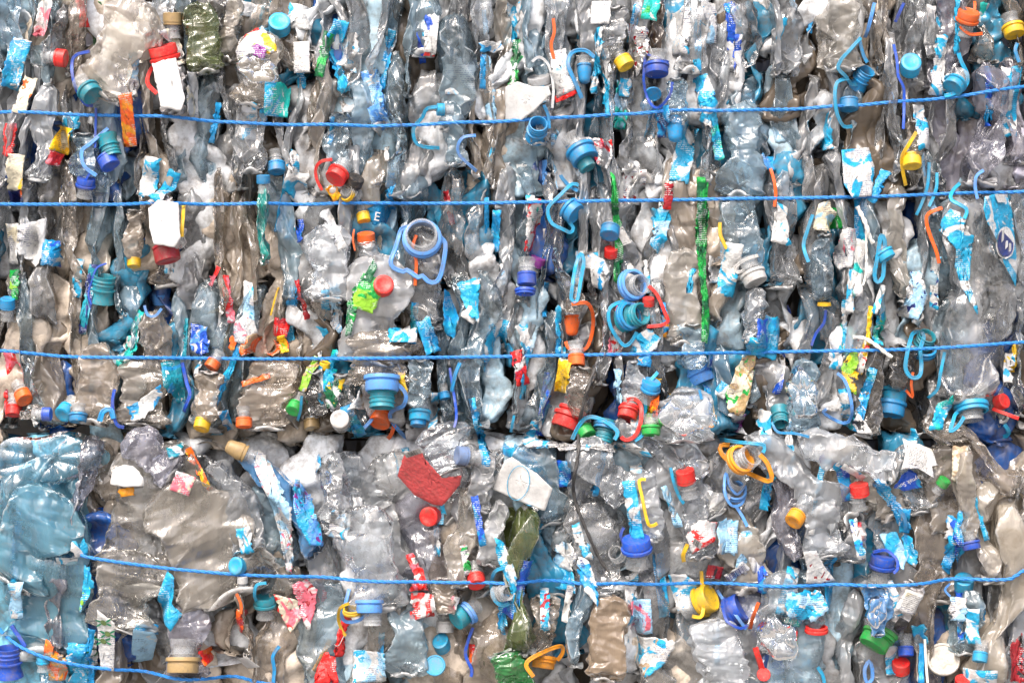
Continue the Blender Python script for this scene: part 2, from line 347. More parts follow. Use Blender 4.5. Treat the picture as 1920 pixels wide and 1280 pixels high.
def pick(w, h, rnd, kind=None):
    a = w / h
    c = sorted(range(len(PROTO)), key=lambda i: abs(math.log((PROTO[i][2][0] / PROTO[i][2][2]) / a)) + (0 if kind is None or PROTO[i][3] == kind else 3) + (.5 if (PROTO[i][3] == 'cup') != (h < 90) else 0) + rnd.random() * .35)
    return c[0]
TINT = {'g': ((.68, .71, .74), .60, 'grey clear'), 'b': ((.66, .57, .47), .72, 'brown-stained clear'), 'w': ((.84, .88, .92), .58, 'pale clear'), 'c': ((.52, .74, .88), .52, 'bluish clear'),
        't': ((.22, .60, .80), .70, 'teal tinted'), 'l': ((.47, .46, .55), .66, 'lilac-grey'), 'd': ((.15, .14, .13), .85, 'dark smoky'), 'u': ((.16, .36, .70), .55, 'blue tinted'),
        'e': ((.19, .25, .06), 1.1, 'olive green'), 'G': ((.01, .36, .06), 1.3, 'bright green'), 'W': ((.82, .80, .81), .98, 'opaque white'), 'C': ((.68, .62, .52), .93, 'cream'), 'T': ((.01, .42, .36), .95, 'turquoise'),
        'n': ((.42, .31, .21), .97, 'tan'), 'k': ((.07, .045, .03), .95, 'dark brown'), 'P': ((.10, .33, .66), .95, 'light blue'), 'y': ((.75, .52, .06), .7, 'yellowish'), 'r': ((.6, .03, .03), .85, 'red'), 'i': ((.80, .74, .65), .80, 'ivory')}
GRID = '''cblwwbbgwcgwcgwwwwgwbglb
gbgwwbbgccwwcgwwwwbgggll
ggbggggbgclbbcwgwwcwbggl
ggccggggcgbbcwcwwucgggll
bccggbgcgggggcwgwwugggcl
gbcbgbbgbcggcgggbcggggcg
bbcbgbbgwgggcgggbcgggcgg
bbtbgbbbgggccgggbcggcggw
bbcbbbbbggccgggwggggggcw
bbtbbbbbggcbggbggggcbgcw
tttgbggglwwccggwggwwbbbb
ttbwwgcwwwwgcgcwwgwbwwbb
ttbwwwcwwlwwggggwwwwwwwb
tbbwwbwbwgbegcggwwwcgwbw
cbbggbbbgcbebcbgcwcggbbw
tgbgbbbbccbbgbgbwwcgggbw'''.split('\n')
def tint_at(px, py):
    r = min(15, max(0, int(py // 80))); c = min(23, max(0, int(px // 80))); return GRID[r][c]
BV = []                                             # world vertices of bodies for the depth map
rb = random.Random(11)
def body(cx, cy, w, h, ang=0, tint='g', yf=0., kind=None, parent=None, name=None, haze=None, root=(0, 0, 0), flip=None, depth=None, proto=None):
    i = pick(w, h, rb, kind) if proto is None else proto
    me, P, ext, k, cr = PROTO[i]
    sx, sz = w * S / ext[0], h * S / ext[2]
    sy = min(max((sx + sz) / 2, .6), 1.5)
    if depth: sy = depth / ext[1]
    if sy * ext[1] > .11: sy = .11 / ext[1]
    if flip is None: flip = (rb.random() < .5, False)
    fx = -1 if flip[0] else 1; fz = -1 if flip[1] else 1
    fy = 1 if rb.random() < .5 else -1
    sc = np.array([sx * fx, sy * fy, sz * fz]); th = math.radians(ang)
    Q = P.reshape(-1, 3) * sc
    Q = np.stack([Q[:, 0] * math.cos(th) + Q[:, 2] * math.sin(th), Q[:, 1], -Q[:, 0] * math.sin(th) + Q[:, 2] * math.cos(th)], 1)
    loc = np.array([X(cx), yf - Q[:, 1].min(), Z(cy)]); Q = Q + loc
    BV.append(Q)
    o = bpy.data.objects.new(name or me.name, me); COL.objects.link(o)
    o.scale = sc; o.rotation_euler = (0, th, 0)
    if parent is not None: o.parent = parent; loc = loc - np.array(root)
    o.location = loc
    c, hz, word = TINT[tint]; j = rb.uniform(.82, 1.15); wv = rb.uniform(-.03, .03)
    hz = haze if haze is not None else min(1, max(.08, hz * .45 + rb.uniform(-.12, .14) if hz < .9 or tint in 'Ge' else hz))
    o.color = (c[0] * j * (1 + wv), c[1] * j, c[2] * j * (1 - wv), hz)
    return o
# ---------------------------------------------------------------- caps, necks
def lathe(prof, seg=36, knurl=0, kz=(0, 0)):
    V = []
    for r, z in prof:
        for b in range(seg):
            rr = r * (1 - (knurl if (b % 2 and kz[0] <= z <= kz[1]) else 0)); t = b / seg * 2 * math.pi
            V.append((rr * math.cos(t), rr * math.sin(t), z))
    return V, grid_faces(len(prof), seg)
def unit(name, c):
    k = (name, c)
    if k in _um: return _um[k]
    if name == 's': V, F = lathe([(.001, -.02), (.80, -.02), (.93, 0), (1, .02), (1, .2), (.93, .22), (.93, .27), (1, .29), (1, 1.12), (.97, 1.2), (.88, 1.25), (.6, 1.25), (.55, 1.22), (.001, 1.22)], 60, .05, (.3, 1.15))
    elif name == 'w': V, F = lathe([(.001, -.3), (.85, -.3), (1.08, -.28), (1.1, -.2), (1.1, -.05), (1.0, -.02), (.94, .02), (.94, .08), (1, .1), (1, .62), (.96, .7), (.88, .72), (.82, .66), (.55, .62), (.001, .62)], 72, .03, (.12, .6))
    elif name == 'b': V, F = lathe([(.001, -.4), (1, -.4), (1.02, -.2), (.9, -.15), (.9, 0), (1.0, .05), (1.0, .5), (.93, .9), (.86, 1.2), (.8, 1.7), (.66, 2.0), (.4, 2.15), (.001, 2.18)], 40)
    elif name == 'd': V, F = lathe([(.001, -.1), (.97, -.1), (1, -.05), (1, .1), (.95, .16), (.85, .16), (.8, .1), (.001, .09)], 48)
    elif name == 'ring': V, F = lathe([(.86, -.25), (1.08, -.25), (1.12, -.2), (1.12, .02), (1.08, .05), (1.0, .06), (1.0, .16), (1.05, .18), (1.05, .3), (1.0, .33), (.86, .33), (.86, -.25)], 60, .02, (-.2, .02))
    elif name == 'neck': V, F = lathe([(1.05, -1.3), (.98, -1.0), (.88, -.8), (.86, -.3), (1.02, -.28), (1.02, -.18), (.84, -.15), (.84, .1), (.92, .15), (.92, .22), (.84, .28), (.84, .4), (.92, .45), (.92, .52), (.84, .58), (.84, .72), (.88, .78), (.88, .85), (.78, .86), (.74, .8), (.74, -.7)], 44)
    me = bpy.data.meshes.new({'s': 'cap', 'w': 'cap', 'b': 'spout_cap', 'd': 'lid', 'ring': 'ring', 'neck': 'neck'}[name])
    me.from_pydata(V, [], F); me.materials.append(plastic(c)); me.shade_smooth()
    try: me.set_sharp_from_angle(angle=math.radians(38))
    except Exception: pass
    _um[k] = me; return me
_um = {}
from mathutils import Vector, Matrix
def put(name, me, loc, r, a, t, parent, root):
    o = bpy.data.objects.new(name, me); COL.objects.link(o)
    a, t = math.radians(a), math.radians(t)
    ax = Vector((math.cos(a) * math.cos(t), -math.sin(t), math.sin(a) * math.cos(t)))
    o.rotation_mode = 'QUATERNION'; o.rotation_quaternion = ax.to_track_quat('Z', 'Y')
    o.scale = (r * rb.uniform(.86, 1.02), r, r * rb.uniform(.92, 1.03)) if name == "cap" else (r, r, r); o.location = Vector(loc) - Vector(root)
    if parent is not None: o.parent = parent
    return o, ax
# ---------------------------------------------------------------- sweeps
def catmull(pts, closed, step=5.0):
    n = len(pts); out = []
    g = (lambda i: pts[i % n]) if closed else (lambda i: pts[min(max(i, 0), n - 1)])
    for i in range(n if closed else n - 1):
        p0, p1, p2, p3 = map(np.array, (g(i - 1), g(i), g(i + 1), g(i + 2)))
        m = max(2, int(np.linalg.norm((p2 - p1)) / step))
        for j in range(m):
            t = j / m
            out.append(.5 * ((2 * p1) + (p2 - p0) * t + (2 * p0 - 5 * p1 + 4 * p2 - p3) * t * t + (3 * p1 - p0 - 3 * p2 + p3) * t ** 3))
    if not closed: out.append(np.array(pts[-1], dtype=float))
    return np.array(out, dtype=float)
def smooth1(a, k, closed):
    for _ in range(k):
        if closed: a = (np.roll(a, 1) + 2 * a + np.roll(a, -1)) / 4
        else: b = a.copy(); b[1:-1] = (a[:-2] + 2 * a[1:-1] + a[2:]) / 4; a = b
    return a
SECT = [(-.5, .42), (-.5, -.36), (-.42, -.45), (-.27, -.45), (-.2, -.25), (.2, -.25), (.27, -.45), (.42, -.45), (.5, -.36), (.5, .42)]
def band(name, pts, w, mat, closed, parent=None, root=(0, 0, 0), lift=2., sect=SECT, thick=.6, twist=None):
    C = catmull(pts, closed); n = len(C)
    y = depth_at(C[:, 0], C[:, 1]) - lift * S
    m = y.copy()
    for k in (-3, -2, -1, 1, 2, 3): m = np.minimum(m, np.roll(y, k) if closed else y[np.clip(np.arange(n) + k, 0, n - 1)])
    y = smooth1(m, 14, closed)
    tg = (np.roll(C, -1, 0) - np.roll(C, 1, 0)) if closed else np.gradient(C, axis=0)
    tg /= np.maximum(np.linalg.norm(tg, axis=1, keepdims=True), 1e-6)
    V = []
    for i in range(n):
        nx, nz = -tg[i, 1], tg[i, 0]
        a = 0 if twist is None else twist * math.sin(i / n * 6.28 * 1.5)
        for u, v in sect:
            u2, v2 = u * math.cos(a) - v * thick * math.sin(a), u * math.sin(a) + v * thick * math.cos(a)
            V.append((X(C[i, 0] + nx * u2 * w) - root[0], y[i] + v2 * w * S - root[1], Z(C[i, 1] + nz * u2 * w) - root[2]))
    k = len(sect); F = []
    for i in range(n if closed else n - 1):
        for j in range(k): F.append((i * k + j, i * k + (j + 1) % k, ((i + 1) % n) * k + (j + 1) % k, ((i + 1) % n) * k + j))
    if not closed: F += [tuple(range(k))[::-1], tuple((n - 1) * k + j for j in range(k))]
    o = mesh_obj(name, V, F, mat)
    try: o.data.set_sharp_from_angle(angle=math.radians(40))
    except Exception: pass
    if parent is not None: o.parent = parent
    return o
# ---------------------------------------------------------------- scraps of film and paper
rsn = np.random.RandomState(5)
def folds(x, z, rs, amp, n=7, f=(60, 220), vert=.6):
    h = np.zeros_like(x)
    for _ in range(n):
        a = rs.normal(0, .55) if rs.rand() < vert else rs.rand() * 3.14
        fr = rs.uniform(*f); p = (x * math.cos(a) + z * math.sin(a)) * fr + rs.rand() * 9
        tri = np.abs((p / np.pi) % 2 - 1)
        h += tri * amp / (fr / f[0]) * rs.uniform(.5, 1)
    return h
def scrap(name, poly, mat, parent=None, root=None, lift=1.5, amp=.004, ragged=1.8, under=False, flat=False):
    rs = np.random.RandomState(rsn.randint(1 << 30))
    P = np.array(poly, float); n = len(P); c = P.mean(0)
    B = []
    per = np.linalg.norm(np.roll(P, -1, 0) - P, axis=1)
    for i in range(n):
        m = max(2, int(per[i] / 5)); rough_edge = ragged * rs.choice([.3, 1, 1.8])
        for j in range(m):
            t = j / m; q = P[i] * (1 - t) + P[(i + 1) % n] * t
            B.append(q + (rs.normal(0, rough_edge, 2) if j else 0))
    B = np.array(B); nb = len(B); K = max(4, int(np.linalg.norm(B - c, axis=1).mean() / 5))
    R = [c + (B - c) * (k / K) + (rs.normal(0, .5, B.shape) if 0 < k < K else 0) for k in range(1, K + 1)]
    pts = np.vstack([c[None]] + R)
    x, z = (pts[:, 0] - 960) * S, (Z0 - pts[:, 1]) * S
    d = depth_at(pts[:, 0], pts[:, 1])
    if flat:
        A = np.stack([x, z, np.ones_like(x)], 1); co = np.linalg.lstsq(A, d, rcond=None)[0]; pl = A @ co; d = pl + np.percentile(d - pl, 2)
    else: d = d * .7 + .3 * np.minimum(d, np.median(d))
    y = d - lift * S + (.009 if under else 0) - folds(x, z, rs, amp) + amp * 1.2
    cw = np.array([X(c[0]), float(np.median(y)), Z(c[1])]) if root is None else np.array(root)
    V = np.stack([x, y, z], 1) - cw
    T = V + np.array([0, .0005, 0]); N1 = len(V)
    F = []
    for b in range(nb):
        b2 = (b + 1) % nb
        F.append((0, 1 + b2, 1 + b)); F.append((N1, N1 + 1 + b, N1 + 1 + b2))
        for k in range(K - 1):
            o = 1 + k * nb; F.append((o + b, o + b2, o + nb + b2, o + nb + b)); F.append((N1 + o + b, N1 + o + nb + b, N1 + o + nb + b2, N1 + o + b2))
        o = 1 + (K - 1) * nb; F.append((o + b, o + b2, N1 + o + b2, N1 + o + b))
    ob = mesh_obj(name, np.vstack([V, T]), F, mat)
    if parent is not None: ob.parent = parent
    else: ob.location = cw
    return ob, cw
def rect(x, y, w, h, ang):
    a = math.radians(ang); r = []
    for u, v in ((-.5, -.5), (.5, -.5), (.5, .5), (-.5, .5)):
        dx, dy = u * w, v * h; r.append((x + dx * math.cos(a) - dy * math.sin(a), y + dx * math.sin(a) + dy * math.cos(a)))
    return r
def petal_base(parent, x, y, rx, ry, lobes, tint, lift=1.):
    """the moulded star-shaped foot of a bottle, pressed flat towards the front"""
    V = [(0, -.10, 0)]; F = []; K, n = 22, 96; jit = [rb.uniform(.8, 1.2) for _ in range(lobes)]
    for k in range(1, K + 1):
        r = k / K
        for j in range(n):
            t = j / n * 6.2832; lb = abs(math.cos(t * lobes / 2)) ** .7 * jit[int(t / 6.2832 * lobes) % lobes]
            h = .26 * math.sin(min(1, max(0, (r - .22) / .78)) * math.pi) ** .8 * (.25 + lb) + .12 * math.exp(-(r / .12) ** 2) - .02 * math.sin(r * 40) * (r < .3) - .25 * max(0, r - .85) / .15
            h *= 1 + .5 * math.sin(t * 1.3 + lobes) * r; wv_ = .13 * math.sin(2.1 * t + lobes * 1.7) * r + .08 * math.sin(5 * t + lobes) * r
            rr = r * (1 + .05 * lb + wv_); V.append((rr * math.cos(t + .12 * math.sin(3 * r + lobes)), -h * (.45 if lobes == 8 else 1) + .10 * math.cos(t - 1) * r * r, rr * math.sin(t)))
    F += [(0, 1 + (j + 1) % n, 1 + j) for j in range(n)]
    for k in range(K - 1):
        o = 1 + k * n; F += [(o + j, o + (j + 1) % n, o + n + (j + 1) % n, o + n + j) for j in range(n)]
    ob = mesh_obj('base', V, F, PET, attr=[.0] * len(V))
    ob.scale = (rx * S, min(rx, ry) * S, ry * S); c, hz, w = TINT[tint]; q = .75 if lobes == 8 else 1.; ob.color = (c[0] * q, c[1] * q, c[2] * q, .95 if hz > .9 else hz * (.5 if lobes == 8 else .42))
    yy = min(d1(x + a * rx * .6, y + b * ry * .6) for a in (-1, 0, 1) for b in (-1, 0, 1))
    ob.parent = parent; pm = Matrix.LocRotScale(parent.location, parent.rotation_euler, parent.scale)
    W = Matrix.LocRotScale(Vector((X(x), yy + .001 * lift, Z(y))), None, ob.scale); ob.matrix_parent_inverse = pm.inverted(); ob.location = W.translation
    return ob
# ---------------------------------------------------------------- the ground and the packed inside of the bales
g = mesh_obj('ground', [(-60, -60, 0), (60, -60, 0), (60, 60, 0), (-60, 60, 0)], [(0, 1, 2, 3)], simple('yard_concrete', (.34, .33, .31), .8, 3))
g['kind'] = 'structure'
def core(y0, y1, x0, x1, cw, ch, seed):
    rc = random.Random(seed); V = []; F = []; Tn = []
    rowh = ch; yy = y0 + ch * .4
    while yy < y1 - ch * .2:
        xx = x0 + rc.uniform(0, cw)
        while xx < x1:
            i = rc.randrange(24) if ch < 260 else rc.randrange(24, 34)
            me, P, ext, k, cr = PROTO[i]; Q = P[::3, ::3]; nv, nu = Q.shape[:2]
            w = cw * rc.uniform(1.1, 1.9); h = ch * rc.uniform(1., 1.5)
            Q = Q.reshape(-1, 3) * (w * S / ext[0], .08 / ext[1], h * S / ext[2]); th = rc.uniform(-.25, .25)
            Q = np.stack([Q[:, 0] * math.cos(th) + Q[:, 2] * math.sin(th), Q[:, 1], -Q[:, 0] * math.sin(th) + Q[:, 2] * math.cos(th)], 1) + (X(xx), .066 + rc.uniform(-.02, .025), Z(min(max(yy, y0 + h * .42), y1 - h * .42)))
            F += grid_faces(nv, nu, True, len(V)); V += Q.tolist()
            t = TINT[tint_at(xx, yy)][0]; q = rc.random(); f = rc.uniform(.5, 1.15)
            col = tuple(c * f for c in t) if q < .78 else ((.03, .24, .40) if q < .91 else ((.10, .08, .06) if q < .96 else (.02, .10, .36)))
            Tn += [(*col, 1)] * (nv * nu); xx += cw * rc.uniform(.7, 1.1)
        yy += rowh * .8
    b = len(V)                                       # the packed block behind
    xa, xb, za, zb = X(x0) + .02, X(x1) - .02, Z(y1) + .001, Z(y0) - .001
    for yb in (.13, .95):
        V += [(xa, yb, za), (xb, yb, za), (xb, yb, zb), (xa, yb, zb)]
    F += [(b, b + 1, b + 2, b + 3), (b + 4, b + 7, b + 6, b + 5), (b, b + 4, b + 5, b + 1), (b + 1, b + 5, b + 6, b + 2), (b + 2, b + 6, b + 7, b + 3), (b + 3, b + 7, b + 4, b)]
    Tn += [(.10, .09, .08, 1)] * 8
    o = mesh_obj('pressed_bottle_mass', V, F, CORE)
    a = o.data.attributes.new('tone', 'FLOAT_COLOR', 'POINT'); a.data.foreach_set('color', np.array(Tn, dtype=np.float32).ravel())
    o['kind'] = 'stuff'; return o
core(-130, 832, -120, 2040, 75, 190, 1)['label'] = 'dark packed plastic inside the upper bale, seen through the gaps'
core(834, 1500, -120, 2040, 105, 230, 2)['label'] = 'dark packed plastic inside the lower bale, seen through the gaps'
# ---------------------------------------------------------------- catalogue (photo pixels)
# standing-out bodies: name, x, y, w, h, tilt of the top to the right, tint, front, kind
LB = [
 ('cream crushed jug', 228, 92, 125, 205, 24, 'i', -.045, 'jug'), ('olive green crushed bottle', 376, 66, 74, 140, -8, 'e', -.02, 'jug'),
 ('dark green crushed bottle', 178, 45, 50, 120, 0, 'G', .02, None), ('black crushed bottle', 400, 15, 60, 110, -30, 'd', .0, None),
 ('dirty white crushed bottle', 425, 45, 55, 130, 8, 'i', -.005, None), ('bulging pale bottle under fruit film', 478, 125, 92, 150, 12, 'i', -.025, 'jug'),
 ('broad bluish squashed bottle', 855, 130, 84, 230, 0, 'c', -.015, 'jug'), ('dark brown crushed bottle', 1232, 62, 42, 150, 0, 'k', .0, None),
 ('clear folded jug beside small blue strip', 612, 492, 100, 150, 0, 'w', -.035, 'jug'), ('broad clear bottle over green film', 705, 580, 140, 215, 4, 'w', -.03, 'jug'),
 ('large clear bottle at right rim', 1840, 560, 150, 400, 0, 'w', -.03, 'jug'), ('brown stained wide jug above crevice', 500, 740, 125, 140, 0, 'b', -.02, 'jug'),
 ('wide muddy jug above blue neck ring', 718, 672, 150, 110, 0, 'b', -.03, 'jug'), ('ribbed muddy bottle over crevice', 176, 720, 90, 160, 8, 'b', -.02, 'jug'),
 ('squat dirty bottle with torn film', 268, 735, 115, 135, 5, 'b', -.02, 'jug'), ('domed clear jug base', 1283, 778, 118, 108, 0, 'w', -.045, 'jug'),
 ('clear bottle with star shaped base', 1510, 745, 72, 150, 0, 'c', -.02, 'jug'), ('grey brown bottle by yellow film', 1645, 730, 62, 190, 12, 'd', -.02, None),
 ('turquoise crushed tube', 492, 415, 30, 165, 3, 'T', -.03, None), ('ribbed grey bottle with yellow band label', 72, 245, 58, 190, 8, 'g', -.015, None),
 ('blue tinted crushed jug', 1400, 275, 100, 190, 6, 'c', -.01, 'jug'), ('blue stained wide bottle', 1395, 440, 90, 170, 0, 'c', -.012, 'jug'),
 ('bottle with yellowed inside', 1283, 555, 78, 190, 0, 'i', -.01, 'jug'), ('pink tinged clear bottle', 1140, 610, 52, 230, 4, 'w', -.015, None),
 ('rosy clear bottle at right rim', 1858, 230, 92, 240, 0, 'l', -.02, 'jug'), ('cloudy bottle near top right', 1580, 50, 90, 160, -4, 'i', -.01, 'jug'),
 ('huge teal crushed water jug', 78, 1050, 215, 400, 5, 't', -.03, 'jug'), ('folded teal jug side', 60, 1010, 170, 200, 30, 't', -.045, 'jug'),
 ('large beige crushed jug', 300, 975, 250, 300, 10, 'i', -.03, 'jug'), ('broad stained jug body', 385, 1010, 210, 260, -25, 'i', -.045, 'jug'),
 ('stained jug base under fourth twine', 238, 1110, 150, 160, 10, 'i', -.035, 'jug'), ('lilac grey bottle beside teal jug', 140, 930, 52, 230, 14, 'l', -.03, None),
 ('grey bottle curving down beside teal jug', 100, 1120, 60, 220, 8, 'l', -.025, None), ('clear bottle leaning by gold cap', 445, 950, 85, 190, -20, 'w', -.045, 'jug'),
 ('purple and blue printed bottle', 525, 935, 72, 260, -36, 'P', -.035, None), ('lilac film bottle over beige jug', 285, 850, 80, 120, -50, 'l', -.05, None),
 ('clear crumpled bottle above red cap', 625, 925, 72, 160, 0, 'w', -.035, 'jug'), ('clear smooth jug crossed by fourth twine', 690, 1050, 125, 210, -10, 'w', -.04, 'jug'),
 ('clear jug base above red pouch', 838, 838, 110, 95, -20, 'w', -.05, 'jug'), ('frayed clear bottle beside grey-blue cap', 903, 905, 58, 120, 0, 'w', -.04, None),
 ('cloudy bottle right of red pouch', 865, 1010, 70, 190, 0, 'i', -.035, None), ('tall olive bottle', 978, 1090, 72, 290, 0, 'e', -.058, 'jug'), ('bright green bottle bottom', 960, 1258, 74, 90, -20, 'G', -.065, 'cup'),
 ('smoky bottle beside tall olive bottle', 925, 1000, 50, 130, 10, 'w', -.045, None), ('long grey bottle lying along crevice', 1130, 880, 90, 150, -50, 'g', -.03, 'jug'),
 ('long grey bottle under crevice', 1240, 850, 60, 210, -64, 'g', -.035, None), ('cloudy bottle with yellow strip', 1208, 950, 80, 140, 0, 'w', -.04, 'jug'),
 ('clear bottle lying below crevice', 1590, 855, 85, 200, -68, 'w', -.05, 'jug'), ('long folded clear bottle', 1500, 900, 95, 260, -52, 'g', -.04, 'jug'),
 ('muddy bottle leaning under right end of crevice', 1830, 850, 70, 230, -55, 'b', -.035, None), ('mud flecked clear bottle', 1815, 930, 62, 190, 4, 'i', -.04, None),
 ('ribbed beige bottle', 1862, 1000, 66, 200, 2, 'i', -.03, None), ('large cream jug at right rim', 1885, 1120, 105, 400, 14, 'C', -.045, 'jug'),
 ('tan crushed bag', 1140, 1195, 82, 165, 6, 'n', -.05, 'jug'), ('light blue pear shaped bottle', 1643, 1142, 58, 100, 0, 'P', -.055, 'cup'),
 ('bluish ribbed clear bottle', 760, 1180, 90, 190, 0, 'c', -.03, 'jug'), ('crumpled blue-clear bottle beside tan bag', 1090, 1160, 56, 190, 6, 'c', -.035, None),
 ('big clear crumpled bottle below royal blue cap', 1350, 1230, 120, 140, 0, 'w', -.035, 'jug'), ('clear round bottle base with turquoise film', 1465, 1150, 90, 160, 0, 'w', -.035, 'jug'),
 ('smooth clear bottle under yellow cap', 1545, 980, 95, 140, -10, 'w', -.04, 'jug'), ('grey bottle beside amber cap', 1475, 960, 70, 190, -20, 'l', -.03, None),
 ('jug with yellow sediment', 350, 1205, 88, 150, 0, 'l', -.03, 'jug'), ('narrow grey bottle beside white cap', 455, 1160, 34, 160, 0, 'b', -.03, None),
]
